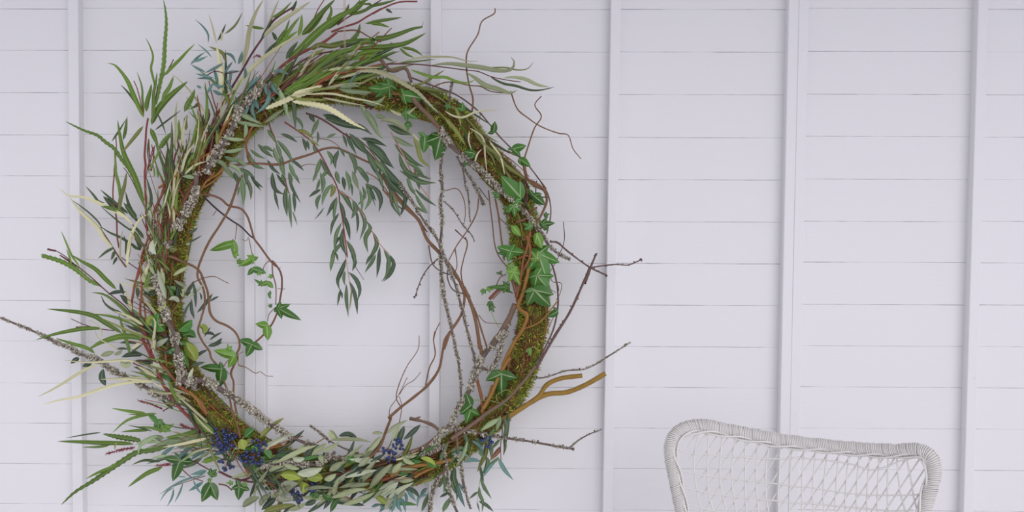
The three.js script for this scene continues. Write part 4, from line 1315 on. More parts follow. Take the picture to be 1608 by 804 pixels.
    ['t',8.1,-252,2092,214,-245,2118,209,-218,2150,194],
    ['el',13.3,-276,2094,224,-238,2101,230,-211,2097,236],
  ]],
  ['eucalyptus_spray', [
    ['brown',5.2,3.1,-659,925,173,-736,926,148,-817,939,138,-893,956,143],
    ['brown',3.1,2.1,-740,837,138,-799,818,137,-858,797,139],
  ], [
    ['el',16.6,-888,972,153,-920,962,155,-947,943,158,-954,907,162],
    ['el',19.9,-811,959,155,-851,956,152,-891,941,150,-937,927,148],
    ['el',16.6,-871,963,146,-896,966,145,-921,968,143],
    ['el',16.6,-760,950,151,-791,941,147,-824,927,145],
    ['t',12.1,-837,937,144,-873,913,147,-896,884,152],
    ['t',15.4,-783,932,152,-809,915,151,-834,885,151],
    ['t',15.4,-725,935,164,-757,916,157,-785,891,156],
    ['el',13.3,-717,923,164,-754,901,160],
    ['t',13.8,-652,934,187,-686,921,172,-717,906,165],
    ['el',14.9,-754,960,156,-783,971,157,-810,976,160],
    ['t',8.1,-755,840,145,-806,824,151,-843,806,158,-882,782,166],
    ['t',5.2,-840,801,149,-865,785,153,-883,758,159],
    ['t',7.1,-843,796,142,-848,767,146,-862,739,153],
    ['t',7.1,-810,817,150,-822,785,151,-837,753,152],
    ['t',8.9,-776,826,150,-767,802,154,-742,779,162],
    ['t',12.1,-743,821,149,-769,804,147,-794,788,145],
    ['t',12.9,-732,859,149,-760,849,147,-787,843,145],
    ['t',4.0,-803,834,142,-831,837,147],
    ['t',6.5,-732,856,150,-754,841,154,-780,835,161],
    ['el',14.9,-831,970,152,-802,963,158,-777,961,165],
    ['el',13.3,-751,935,150,-725,940,156,-699,951,167],
  ]],
  ['eucalyptus_spray', [
    ['maroon',4.1,2.5,233,1052,195,236,1000,169,230,946,153,232,884,140],
    ['green',2.5,1.7,166,846,145,158,797,139,154,756,137],
  ], [
    ['el',16.6,227,1048,204,199,1032,211,167,1011,221],
    ['e',14.9,243,1051,197,251,1011,182,236,977,179],
    ['el',16.6,230,1055,198,223,1033,197,217,1006,194],
    ['e',10.8,239,977,161,244,945,150,239,914,146],
    ['e',10.8,229,975,172,213,954,171,196,938,173],
    ['rb',15.6,231,946,150,217,922,150,194,897,155],
    ['e',9.1,225,912,155,213,895,154,198,886,154],
    ['go',18.7,187,964,177,179,917,165,167,889,163,155,863,163],
    ['e',15.8,184,913,156,187,886,150,171,851,149],
    ['e',15.8,194,969,178,199,933,166,200,907,163],
    ['e',13.3,162,943,182,176,912,170],
    ['t',13.8,112,899,179,140,905,172,169,895,156],
    ['e',12.4,165,842,154,174,812,151,201,771,149],
    ['e',12.4,160,811,141,162,781,142,172,759,144,170,726,148],
    ['ed',9.1,158,793,142,127,768,141],
    ['ed',10.8,158,762,144,182,751,146,208,728,148],
    ['ed',5.0,153,758,141,162,725,143],
    ['e',14.9,166,996,202,191,976,183,209,956,165],
    ['e',13.3,149,983,196,175,963,179,194,957,170],
    ['t',12.9,138,978,211,164,951,193,175,920,177],
    ['e',14.9,69,937,200,100,948,198,133,937,182],
    ['t',14.6,73,930,202,107,933,200,133,915,187],
    ['e',13.3,257,1072,194,251,1006,172,241,917,150],
  ]],
  ['eucalyptus_spray', [
    ['brown',6.2,4.1,-100,832,189,-79,813,176,-68,795,168],
  ], [
    ['t',10.5,-192,741,152,-175,749,156,-156,754,162],
    ['t',12.9,-165,726,157,-150,746,163,-128,760,169],
    ['t',15.4,-125,725,156,-114,773,175,-108,802,193],
    ['t',16.2,-103,784,171,-104,750,161,-91,726,160],
    ['t',12.1,-100,783,166,-85,752,155,-80,724,151],
    ['t',10.5,-79,800,179,-75,772,169,-85,746,168],
    ['t',13.8,-67,816,184,-60,789,173,-44,767,170],
    ['t',12.1,-31,786,167,-20,801,172,-6,814,177],
    ['t',10.5,-4,788,162,-34,779,165,-41,743,162],
    ['e',14.1,44,864,182,48,827,165,45,790,159],
    ['e',21.6,84,884,181,78,842,165,89,801,156,88,766,157],
    ['e',14.9,73,835,161,82,786,145],
    ['t',13.8,91,820,163,101,778,158,115,744,157],
    ['t',8.9,94,826,156,114,789,152],
    ['ed',9.1,31,775,147,50,784,147,67,795,147],
    ['e',17.4,41,723,143,54,746,144,66,776,147],
    ['ed',11.6,49,808,160,63,780,151],
    ['t',14.6,-133,798,179,-123,771,166,-132,728,157],
    ['e',14.9,13,828,172,28,818,165,45,854,180],
    ['e',13.3,-28,725,144,-16,758,147,-4,792,155],
    ['t',11.3,-49,804,172,-78,819,183,-105,820,187],
  ]],
  ['olive_sprig', [
    ['brown',6.2,4.1,-532,881,194,-451,898,213,-377,903,201,-302,912,189,-228,928,173],
  ], [
    ['os',25.6,-328,997,159,-315,983,159,-298,966,160],
    ['od',18.3,-296,978,165,-264,983,167,-232,972,173],
    ['os',11.9,-323,966,172,-274,970,171,-228,969,173,-187,962,176],
    ['os',11.9,-187,988,168,-171,992,169,-149,990,171],
    ['os',13.7,-142,985,164,-114,1012,160,-72,1031,157],
    ['os',19.2,-158,979,162,-185,949,178,-200,935,193],
    ['os',16.4,-99,1009,157,-114,980,160,-122,960,166],
    ['od',17.3,-83,1011,154,-99,972,159,-110,952,165],
    ['od',20.1,-84,1011,153,-96,977,163,-108,948,180],
    ['od',16.4,-30,1016,156,-61,988,159,-86,968,165],
    ['os',15.5,-487,903,224,-441,927,222,-398,945,208,-360,956,199],
    ['od',10.0,-515,901,207,-491,913,214,-468,920,214],
    ['od',19.2,-398,923,207,-378,943,192,-355,954,186],
    ['os',19.2,-378,921,198,-361,938,185,-334,956,174],
    ['os',15.5,-348,932,196,-318,946,187,-289,964,185],
    ['op',19.2,-437,923,212,-416,914,215,-396,917,211],
    ['od',15.5,-402,904,212,-393,915,205,-386,924,197],
    ['os',15.5,-351,924,199,-344,913,210,-339,902,220],
    ['op',31.0,-421,866,215,-379,879,227,-334,893,235],
    ['v',31.1,-475,863,214,-442,865,220,-408,852,218],
    ['v',31.1,-390,852,215,-361,859,224,-335,856,228],
    ['v',35.3,-399,836,205,-405,820,197,-408,794,187],
    ['os',21.0,-333,847,214,-313,860,218,-294,868,217],
    ['od',25.6,-297,880,214,-283,876,214,-269,870,215],
    ['vd',22.8,-272,917,190,-256,913,193,-237,902,203],
    ['od',22.8,-204,904,194,-237,883,211,-268,852,219],
    ['os',17.3,-228,829,204,-203,858,215,-173,875,218],
    ['os',17.3,-186,818,203,-151,866,230,-110,907,236],
    ['os',17.3,-116,872,215,-99,890,218,-85,906,218],
    ['os',19.2,-317,781,185,-270,803,200,-230,818,213,-197,820,217],
    ['os',19.2,-286,752,166,-236,772,174,-174,802,191],
    ['op',22.8,-154,789,186,-125,819,199,-95,844,208],
    ['v',19.7,-169,789,187,-154,775,182,-138,759,179],
    ['os',22.8,-613,741,160,-583,763,165,-552,778,173],
    ['os',21.0,-554,745,163,-540,772,167,-513,791,175],
    ['od',21.0,-551,731,158,-526,754,161,-499,777,168],
    ['os',22.8,-514,773,163,-483,802,176,-446,824,194],
    ['os',13.7,-545,839,178,-546,812,171,-532,802,173],
    ['os',11.9,-576,777,166,-555,826,181,-512,881,222],
    ['od',11.9,-591,769,154,-566,823,170,-539,854,192],
    ['go',25.9,-544,724,160,-494,740,167,-434,757,180],
    ['op',36.5,-482,774,168,-458,813,185,-420,831,201],
    ['op',17.3,-501,769,175,-467,772,178,-437,775,183],
    ['os',11.9,-371,746,161,-337,775,172,-286,845,206],
    ['os',15.5,-308,789,189,-295,829,213,-281,861,226],
    ['od',19.2,-412,748,158,-389,756,164,-368,769,173],
    ['vd',18.7,-325,725,158,-306,764,175,-290,780,186],
    ['od',22.8,-271,833,201,-250,837,205,-233,835,207],
    ['od',18.3,-542,801,159,-513,811,165,-486,807,164],
    ['od',16.4,-529,833,176,-498,826,178,-459,827,181],
    ['go',16.6,-264,816,191,-225,821,197,-188,836,208],
    ['os',12.8,-420,804,182,-357,824,207,-296,825,225],
    ['od',14.6,-363,795,177,-329,815,191,-296,842,204],
    ['os',14.6,-257,825,212,-221,836,220,-185,842,229],
    ['go',18.7,-197,797,179,-169,811,186,-137,833,195],
    ['os',12.8,-289,818,200,-249,833,213,-194,841,224],
    ['od',14.6,-347,736,161,-320,773,180,-303,784,189],
    ['os',16.4,-464,731,160,-424,745,166,-399,763,174],
    ['od',16.4,-481,721,155,-448,739,161,-424,745,167],
    ['od',16.4,-225,863,220,-211,838,213,-192,834,211],
    ['os',14.6,-410,885,224,-433,889,222,-464,899,220],
    ['od',14.6,-443,887,215,-412,895,215,-390,898,212],
    ['os',14.6,-513,873,208,-487,888,221,-463,893,225],
    ['od',16.4,-322,890,210,-300,896,203,-277,896,202],
    ['os',21.9,-315,879,225,-297,893,220,-275,907,213],
    ['od',14.6,-252,862,216,-228,870,221,-205,887,224],
    ['os',16.4,-191,917,191,-208,901,204,-226,891,210],
    ['os',14.6,-214,921,191,-199,931,183,-189,948,173],
  ]],
  ['olive_sprig', [
    ['rust',6.2,4.1,-123,887,193,-76,874,201,-31,865,196],
  ], [
    ['os',17.3,-189,816,200,-158,859,218,-118,901,213],
    ['os',17.3,-117,871,214,-101,888,212,-86,904,206],
    ['os',19.2,-85,924,198,-60,911,210,-42,902,214],
    ['os',19.2,-97,841,200,-72,848,204,-47,847,205],
    ['op',24.6,-155,789,186,-126,816,203,-95,845,221],
    ['v',21.8,-175,787,182,-156,773,175,-141,754,167],
    ['v',20.7,-24,921,218,-5,915,224,25,900,223],
    ['vd',24.9,-6,915,210,9,904,211,27,887,202],
    ['go',18.7,-195,797,177,-162,811,187,-134,821,194],
    ['os',12.8,-183,778,178,-145,811,199,-117,825,206],
    ['gp',8.7,-142,818,196,-102,844,205,-67,865,210],
    ['od',16.4,-179,835,202,-166,872,211,-140,891,207],
    ['os',14.6,-88,911,196,-77,919,195,-37,926,205],
    ['od',16.4,-34,779,165,-55,807,184,-76,819,197],
    ['go',16.6,-30,889,199,0,905,199,38,900,195],
    ['gp',7.0,-114,909,202,-76,920,198,-31,935,194],
  ]],
  ['olive_sprig', [
    ['brown',5.0,3.3,-970,1212,143,-931,1220,144,-884,1224,167,-838,1239,187],
  ], [
    ['od',19.2,-934,1238,154,-972,1238,147,-1008,1229,144],
    ['od',17.3,-902,1214,158,-934,1214,147,-964,1219,141],
    ['od',20.1,-1067,1191,146,-1071,1165,151,-1056,1137,158],
    ['od',15.5,-1143,1226,150,-1157,1220,152,-1169,1209,156],
    ['od',15.5,-1107,1210,140,-1124,1202,139,-1140,1197,138],
    ['od',11.9,-988,1443,148,-1019,1442,151,-1045,1435,156],
    ['od',13.7,-996,1434,146,-1006,1451,144,-1010,1471,142],
    ['od',15.5,-947,1424,155,-952,1449,152,-950,1468,152],
    ['od',13.7,-872,1440,187,-903,1441,170,-933,1439,153],
    ['od',10.0,-955,1274,148,-983,1279,148,-1009,1277,154],
    ['od',8.2,-988,1255,140,-1009,1257,142,-1025,1255,146],
    ['os',17.3,-1029,1246,145,-1054,1239,146,-1075,1234,148],
    ['os',12.8,-1003,1253,146,-1015,1243,146,-1031,1237,147],
    ['os',21.9,-977,1214,146,-992,1206,147,-1010,1216,150],
    ['op',25.6,-878,1178,173,-880,1202,178,-891,1222,180],
    ['od',16.4,-983,1401,145,-999,1424,142,-1011,1432,141],
    ['od',21.9,-850,1251,195,-827,1261,207,-802,1254,212],
    ['od',11.0,-783,1439,169,-765,1477,160,-763,1481,159],
    ['od',10.0,-757,1394,162,-756,1440,170,-757,1481,186],
    ['od',11.0,-763,1357,158,-770,1389,165,-768,1424,169],
    ['od',11.9,-756,1377,153,-737,1399,145,-708,1438,140],
    ['od',7.3,-720,1412,140,-705,1421,138,-689,1429,136],
    ['od',6.4,-747,1442,151,-743,1430,150,-742,1418,151],
    ['od',12.8,-722,1267,150,-696,1275,146,-677,1294,147],
    ['od',7.3,-717,1287,152,-699,1302,146,-679,1312,143],
    ['od',11.0,-736,1308,153,-718,1310,150,-698,1303,151],
    ['od',6.4,-714,1329,149,-725,1314,153,-731,1299,158],
    ['od',7.3,-679,1277,150,-697,1272,155,-673,1282,159],
    ['od',7.3,-794,1353,186,-781,1394,178,-768,1417,172],
    ['od',11.0,-722,1269,151,-696,1276,145,-679,1293,144],
    ['od',11.0,-764,1209,192,-744,1215,180,-726,1219,172],
    ['od',11.0,-762,1231,185,-741,1247,165,-721,1257,154],
    ['op',23.7,-870,1567,198,-882,1592,187,-868,1620,190],
    ['op',18.3,-834,1427,215,-849,1477,207,-862,1509,197,-869,1521,192],
    ['os',11.0,-863,1451,198,-873,1481,196,-881,1501,195],
    ['os',11.0,-854,1527,200,-846,1492,207,-840,1472,212],
    ['os',12.8,-840,1426,205,-843,1456,204,-846,1477,203],
    ['os',11.0,-780,1465,187,-800,1479,203,-810,1487,209],
    ['g',8.3,-823,1515,207,-846,1537,205,-871,1555,196],
    ['go',24.9,-799,1584,202,-819,1588,203,-857,1590,186],
    ['go',16.6,-829,1568,202,-844,1577,196,-859,1580,189],
    ['os',16.4,-787,1427,181,-788,1445,185,-781,1460,183],
    ['od',16.4,-781,1427,163,-779,1441,166,-783,1446,171],
    ['gd',8.3,-793,1440,186,-800,1461,197,-808,1477,207],
    ['op',14.6,-797,1417,199,-809,1428,209,-826,1425,217],
    ['v',18.7,-852,1430,209,-848,1401,214,-867,1393,211],
    ['od',5.5,-774,1602,192,-752,1615,180,-731,1628,171],
    ['el',10.0,-775,1601,197,-768,1603,193,-762,1602,188],
    ['od',9.1,-770,1639,193,-756,1644,184,-743,1655,176],
    ['el',13.3,-741,1811,208,-763,1816,201,-786,1817,192],
    ['op',12.8,-903,1630,170,-898,1638,172,-895,1643,172],
    ['vd',37.3,-866,1381,193,-869,1347,192,-845,1323,204],
    ['vd',33.2,-768,1355,164,-784,1341,180,-802,1323,202],
    ['vd',29.0,-756,1298,165,-774,1310,180,-788,1308,199],
    ['v',24.9,-744,1337,167,-732,1327,165,-731,1309,169],
    ['v',41.5,-779,1287,196,-772,1267,197,-755,1241,193,-751,1225,197],
    ['vd',24.9,-833,1252,205,-810,1258,210,-821,1268,209],
    ['v',20.7,-910,1335,179,-899,1359,187,-882,1368,198],
  ]],
  ['viburnum_sprig', [
    ['green',5.2,4.1,-655,892,167,-629,937,190,-606,964,203,-590,987,205],
    ['ochre',5.2,4.1,-645,910,175,-649,927,181,-635,946,195],
    ['ochre',6.2,4.1,-611,935,198,-621,960,204,-634,978,199],
  ], [
    ['vd',31.1,-587,984,216,-574,996,207,-560,1007,195],
    ['v',31.1,-599,979,219,-595,964,220,-588,945,220],
    ['vd',39.4,-583,903,192,-573,886,186,-567,868,178],
    ['vd',31.1,-532,941,212,-520,928,211,-507,912,209],
    ['vd',29.0,-539,920,211,-532,908,210,-519,905,214],
    ['go',24.9,-657,889,162,-642,906,173,-629,920,184],
    ['vd',20.7,-571,944,218,-584,940,215,-590,952,219],
    ['go',20.7,-566,965,208,-577,969,210,-588,962,212],
    ['vd',18.7,-545,937,217,-552,952,219,-567,956,220],
  ]],
  ['berry_cluster', [
  ], [
    ['b',37.3,-662,982,201],
  ]],
  ['berry_cluster', [
  ], [
    ['b',31.1,-681,955,184],
  ]],
  ['berry_cluster', [
  ], [
    ['b',31.1,-641,965,202],
  ]],
  ['berry_cluster', [
  ], [
    ['b',29.0,-663,886,166],
  ]],
  ['berry_cluster', [
  ], [
    ['b',35.3,-555,927,208],
  ]],
  ['berry_cluster', [
  ], [
    ['b',27.0,-546,954,211],
  ]],
  ['berry_cluster', [
  ], [
    ['b',22.8,-437,810,176],
  ]],
  ['berry_cluster', [
  ], [
    ['b',20.7,-428,775,163],
  ]],
  ['berry_cluster', [
  ], [
    ['b',20.7,-380,818,187],
  ]],
  ['berry_cluster', [
  ], [
    ['b',31.1,-126,927,182],
  ]],
  ['berry_cluster', [
  ], [
    ['b',22.8,-99,954,168],
  ]],
  ['berry_cluster', [
  ], [
    ['b',20.7,185,969,190],
  ]],
  ['berry_cluster', [
  ], [
    ['b',16.6,-593,911,194],
  ]],
  ['ivy_vine', [
    ['ivybrown',7.5,6.2,-733,1759,196,-703,1758,170,-674,1745,151,-654,1725,142,-612,1714,144,-594,1691,138,-578,1645,142,-570,1618,144,-552,1591,138,-521,1549,140,-498,1526,143,-512,1546,142,-486,1508,140,-483,1461,137,-489,1419,140,-493,1395,140,-506,1357,143,-523,1329,139,-550,1298,140,-577,1275,142],
    ['ivydark',6.2,5.0,-720,1754,188,-690,1714,151,-651,1681,141,-613,1656,142,-582,1626,144,-572,1618,138],
    ['ivybrown',4.6,3.3,-512,1543,145,-511,1504,143,-502,1465,140,-502,1403,142],
    ['ivybrown',3.3,2.5,-503,1395,139,-525,1372,137,-529,1349,143],
    ['ivybrown',2.9,2.1,-627,1664,140,-629,1641,141,-633,1614,141],
    ['ivybrown',2.9,2.1,-587,1618,144,-580,1580,143,-573,1537,137],
    ['ivybrown',3.3,2.5,-521,1547,142,-537,1533,141,-544,1511,141],
    ['ivybrown',2.1,1.7,-588,1623,144,-598,1610,140,-612,1616,141],
    ['ivybrown',2.5,2.1,-495,1456,144,-471,1454,140],
    ['ivybrown',2.1,2.1,-492,1519,141,-486,1525,141],
    ['ivybrown',2.5,2.1,-689,1708,154,-701,1691,154],
  ], [
    ['iv',[-492,1393,153],[[53.9,-422,1352,133]]],
    ['ivl',[-529,1335,154],[[45.6,-525,1288,156],[41.5,-568,1341,146]]],
    ['iv',[-579,1274,150],[[49.8,-543,1257,152],[41.5,-623,1288,140],[45.6,-599,1233,148]]],
    ['iv',[-571,1520,156],[[37.3,-590,1500,156],[33.2,-531,1506,147]]],
    ['ivl',[-575,1551,153],[[29.0,-614,1529,152],[20.7,-554,1558,154]]],
    ['ivl',[-634,1603,150],[[33.2,-633,1552,144],[37.3,-719,1578,130],[24.9,-639,1617,147],[29.0,-630,1553,145]]],
    ['ivl',[-571,1557,157],[[29.0,-622,1526,155]]],
    ['ivl',[-551,1508,153],[[18.7,-561,1498,150]]],
    ['ivl',[-525,1478,158],[[33.2,-505,1459,159],[24.9,-549,1466,154]]],
    ['iv',[-523,1433,149],[[16.6,-516,1423,149],[18.7,-517,1450,148]]],
    ['ivl',[-512,1497,155],[[18.7,-526,1493,153]]],
    ['iv',[-515,1400,151],[[18.7,-527,1401,152]]],
    ['iv',[-546,1470,149],[[20.7,-572,1486,145]]],
    ['ivl',[-629,1570,153],[[29.0,-627,1552,152]]],
    ['ivl',[-622,1543,152],[[20.7,-595,1545,153]]],
  ]],
  ['ivy_vine', [
    ['ivybrown',3.3,2.5,-678,1190,151,-659,1220,147,-610,1249,143],
    ['willow',2.7,2.1,-626,1238,142,-623,1205,147,-606,1199,142],
    ['ivybrown',2.9,2.1,-676,1192,152,-665,1186,144,-654,1176,146,-639,1199,145],
    ['ivybrown',5.4,4.1,-695,811,142,-671,807,142,-651,792,145],
    ['ivybrown',4.1,3.1,-820,865,143,-784,835,146,-747,820,140],
    ['maroon',8.3,6.2,-693,855,146,-653,837,150,-602,824,151,-570,821,154],
    ['maroon',8.3,6.2,-623,824,145,-594,834,151,-567,853,164],
    ['maroon',5.0,3.3,-776,890,147,-737,867,147,-699,846,143],
  ], [
    ['iv',[-674,1195,166],[[53.9,-686,1133,153],[41.5,-748,1199,153],[37.3,-679,1220,165]]],
    ['ivl',[-635,1235,156],[[45.6,-702,1255,156],[37.3,-658,1197,149]]],
    ['ivl',[-650,1257,159],[[20.7,-657,1277,155]]],
    ['iv',[-889,1017,153],[[53.9,-884,980,146]]],
    ['vd',24.9,-892,1013,154,-920,1040,152],
    ['ivl',[-865,994,156],[[29.0,-834,1014,155]]],
    ['ivl',[-875,1003,160],[[20.7,-844,987,161]]],
    ['iv',[-819,891,151],[[49.8,-843,822,152],[37.3,-872,901,155],[41.5,-775,884,144],[24.9,-838,916,147]]],
    ['iv',[-718,813,152],[[53.9,-747,756,158],[45.6,-695,761,156]]],
    ['iv',[-716,847,160],[[37.3,-693,867,163]]],
    ['ivl',[-724,829,151],[[20.7,-717,817,150]]],
    ['iv',[-624,807,155],[[45.6,-627,761,153],[37.3,-652,798,153],[33.2,-590,795,152],[24.9,-637,841,149]]],
    ['ivl',[-648,818,154],[[18.7,-669,819,156]]],
    ['ivl',[-606,813,164],[[24.9,-599,829,163]]],
    ['vd',24.9,-363,771,160,-372,789,170,-392,785,169],
    ['vd',24.9,-346,798,185,-324,781,181,-302,801,193],
    ['iv',[-362,793,184],[[24.9,-377,778,184]]],
  ]],
  ['ivy_vine', [
    ['ivybrown',3.7,2.9,-156,2108,188,-92,2075,197,-25,2053,197],
    ['ivybrown',4.1,2.9,250,1903,166,282,1886,154,314,1858,155],
  ], [
    ['iv',[-124,2107,196],[[62.2,-169,2067,193]]],
    ['iv',[-149,2092,209],[[45.6,-189,2096,211],[53.9,-116,2101,207]]],
    ['iv',[-77,2074,210],[[70.5,-16,2065,196],[45.6,-69,2044,203],[41.5,-86,2097,207]]],
    ['iv',[-74,2022,197],[[45.6,-34,2000,188]]],
    ['iv',[-14,1948,168],[[53.9,-19,1894,161],[53.9,-36,1961,170]]],
    ['iv',[37,1947,173],[[74.7,17,1871,155],[62.2,-24,1925,162],[49.8,5,1957,171]]],
    ['iv',[106,2027,199],[[33.2,108,2054,193],[24.9,88,2036,198]]],
    ['iv',[205,1962,171],[[37.3,209,1996,167],[29.0,186,1957,168]]],
    ['iv',[268,1908,171],[[41.5,309,1919,168],[33.2,291,1885,164],[29.0,250,1908,169]]],
    ['iv',[287,1876,171],[[41.5,323,1853,171],[33.2,291,1858,172]]],
    ['iv',[147,1892,206],[[53.9,111,1899,197],[41.5,134,1874,205]]],
    ['iv',[62,2044,207],[[33.2,57,2026,202]]],
    ['iv',[-68,1988,170],[[37.3,-68,1965,170]]],
    ['iv',[119,1866,188],[[20.7,112,1848,184]]],
    ['iv',[291,1755,209],[[74.7,230,1822,220],[53.9,290,1807,208]]],
    ['iv',[280,1744,215],[[45.6,301,1734,212]]],
    ['iv',[222,1762,193],[[41.5,198,1770,196]]],
    ['iv',[270,1728,214],[[62.2,275,1692,211]]],
    ['iv',[259,1713,200],[[41.5,240,1728,196]]],
    ['ivl',[270,1660,204],[[58.1,294,1631,196],[41.5,259,1665,200]]],
    ['iv',[323,1660,204],[[62.2,299,1673,200]]],
    ['iv',[333,1760,189],[[45.6,317,1779,190],[41.5,370,1729,186],[33.2,359,1766,191]]],
    ['iv',[360,1668,184],[[41.5,402,1673,177]]],
    ['iv',[370,1660,181],[[24.9,381,1647,182]]],
    ['iv',[370,1697,174],[[24.9,386,1702,172]]],
  ]],
  ['ivy_vine', [
    ['ivybrown',5.0,4.1,189,1776,175,200,1680,155,216,1578,154,259,1515,168,281,1452,181],
    ['ivybrown',4.6,2.9,203,1425,147,227,1451,153,252,1484,165,281,1531,189],
    ['ivybrown',4.1,3.3,215,1471,149,227,1496,153,246,1507,161],
    ['ivyred',10.4,8.3,192,1425,145,215,1450,148,240,1472,158],
    ['green',2.5,2.1,198,1385,140,211,1355,145,224,1333,152],
    ['ivybrown',3.1,2.5,157,1373,141,178,1350,141,207,1347,148,232,1346,154],
    ['green',2.9,2.1,318,1248,201,322,1272,197,338,1276,196,355,1258,184],
    ['green',2.9,2.1,221,1104,200,216,1117,189,251,1139,197,267,1129,197],
    ['green',2.9,2.1,138,1099,163,201,1102,194,257,1087,192],
  ], [
    ['iv',[262,1583,197],[[62.2,217,1596,194],[53.9,252,1548,190],[62.2,306,1578,198],[41.5,275,1607,198]]],
    ['iv',[249,1574,179],[[29.0,217,1577,177]]],
    ['ivl',[344,1639,199],[[45.6,339,1607,202],[70.5,360,1592,200]]],
    ['ivl',[260,1538,189],[[49.8,270,1511,190]]],
    ['ivl',[270,1517,195],[[45.6,292,1475,198]]],
    ['iv',[349,1576,195],[[103.7,382,1475,194]]],
    ['ivl',[344,1560,203],[[62.2,323,1586,202]]],
    ['iv',[337,1461,215],[[99.6,390,1407,196],[91.3,313,1411,202],[62.2,305,1455,217],[62.2,399,1447,214]]],
    ['iv',[345,1508,206],[[91.3,390,1451,194]]],
    ['ivl',[268,1519,193],[[53.9,293,1475,192]]],
    ['iv',[225,1509,161],[[29.0,213,1512,159],[24.9,233,1519,159],[24.9,236,1505,161]]],
    ['iv',[252,1467,176],[[33.2,187,1467,161]]],
    ['iv',[236,1460,163],[[20.7,270,1445,157]]],
    ['iv',[195,1414,154],[[29.0,195,1393,150]]],
    ['iv',[197,1402,157],[[24.9,209,1383,158]]],
    ['iv',[174,1455,154],[[24.9,168,1438,156]]],
    ['ivl',[187,1459,160],[[20.7,207,1457,156]]],
    ['iv',[411,1388,170],[[41.5,379,1371,168],[33.2,399,1404,166]]],
    ['ivl',[322,1274,213],[[29.0,310,1262,213],[24.9,326,1250,210]]],
    ['iv',[233,1188,186],[[74.7,182,1167,186],[62.2,209,1202,183],[74.7,283,1175,186],[83.0,233,1113,181]]],
    ['iv',[134,1085,183],[[83.0,118,1125,173],[83.0,98,1056,183]]],
    ['iv',[134,1069,185],[[74.7,164,1054,186],[83.0,119,1026,186]]],
  ]],
];

const wreath = new THREE.Group();
wreath.name = 'wreath';
tag(wreath, 'large round wreath of moss, leaves, ivy, berries and twigs hung on the white wall', 'wreath');
wreath.position.set(-0.28, 1.42, 0.13);
scene.add(wreath);
const W0 = wreath.position.clone();
const local = (a, i) => V(a[i] / 1000 - W0.x, a[i + 1] / 1000 - W0.y, a[i + 2] / 1000 - W0.z);

// --- moss covered ring
const ringCurve = new THREE.CatmullRomCurve3(RING_PATH.map((p) => local(p, 0)), true, 'centripetal');
const ringFrame = (u) => {
  const p = ringCurve.getPointAt(u), t = ringCurve.getTangentAt(u);
  const out = V(t.y, -t.x, 0).normalize();
  return { p, t, out };
};
const MOSS = ['#7e8c2a', '#9aa238', '#68822a', '#8e8034', '#607024', '#acb046', '#7e622c', '#708c30'].map(lin);
const BROWN = ['#6b4526', '#7a4a2c', '#59402a', '#8a5a30'].map(lin);
{
  const s = new Shape3(), n = 220, m = 16, c = new THREE.Color();
  for (let k = 0; k < n; k++) {
    const { p, out } = ringFrame(k / n);
    for (let j = 0; j < m; j++) {
      const a = j / m * Math.PI * 2;
      const f = noise.noise(k * 0.16, j * 0.8, 2) * 0.5 + noise.noise(k * 0.5, j * 1.7, 8) * 0.5;
      const r = 0.040 * (1 + 0.2 * f);
      const q = p.clone().addScaledVector(out, Math.cos(a) * r).add(V(0, 0, Math.sin(a) * r * 1.05));
      c.copy(f > 0.05 ? MOSS[(k * 7 + j * 3) % 5] : BROWN[(k + j) % 4]).multiplyScalar(0.7);
      s.vertex(q.x, q.y, q.z, c);
    }
  }
  for (let k = 0; k < n; k++) for (let j = 0; j < m; j++) {
    const k2 = (k + 1) % n, j2 = (j + 1) % m;
    s.quad(k * m + j, k * m + j2, k2 * m + j2, k2 * m + j);
  }
  const base = mesh('moss_ring', s.build(), roughMat, wreath);
  base.userData.label = 'ring of brown fibre covered in moss';
  // moss fronds: far too many to count
  const blade = new THREE.BufferGeometry();
  blade.setAttribute('position', new THREE.Float32BufferAttribute([-0.09, 0, 0, 0.09, 0, 0, -0.075, 0.5, 0.1, 0.075, 0.5, 0.1, 0, 1, 0.34, 0, 0.45, 0.22], 3));
  blade.setIndex([0, 1, 3, 0, 3, 2, 2, 3, 4, 0, 5, 4, 1, 4, 5]);
  blade.computeVertexNormals();
  const count = 42000;
  const mossMat = new THREE.MeshStandardMaterial({ color: 0xffffff, roughness: 0.9, side: THREE.DoubleSide });
  const moss = new THREE.InstancedMesh(blade, mossMat, count);
  moss.name = 'moss';
  moss.userData.kind = 'stuff';
  moss.castShadow = moss.receiveShadow = true;
  const M = new THREE.Matrix4(), Q = new THREE.Quaternion(), up = V(0, 1, 0), col = new THREE.Color();
  for (let i = 0; i < count; i++) {
    const u = rand(), a = ru(0, Math.PI * 2), { p, t, out } = ringFrame(u);
    const nrm = out.clone().multiplyScalar(Math.cos(a)).add(V(0, 0, Math.sin(a)));
    const at = p.clone().addScaledVector(nrm, 0.040 * ru(0.92, 1.15));
    const d = nrm.clone().addScaledVector(t, ru(-0.9, 0.9)).add(V(ru(-0.5, 0.5), ru(-0.5, 0.5), ru(-0.4, 0.4))).normalize();
    Q.setFromUnitVectors(up, d).multiply(new THREE.Quaternion().setFromAxisAngle(up, ru(0, 6.3)));
    const L = ru(0.008, 0.019);
    M.compose(at, Q, V(ru(0.010, 0.018), L, L));
    moss.setMatrixAt(i, M);
    const patch = noise.noise(u * 60, a * 0.9, 4.4);
    const list = patch < -0.34 ? BROWN : MOSS;
    col.copy(list[Math.floor(rand() * list.length)]).multiplyScalar(ru(1.1, 2.1));
    moss.setColorAt(i, col);
  }
  wreath.add(moss);
}
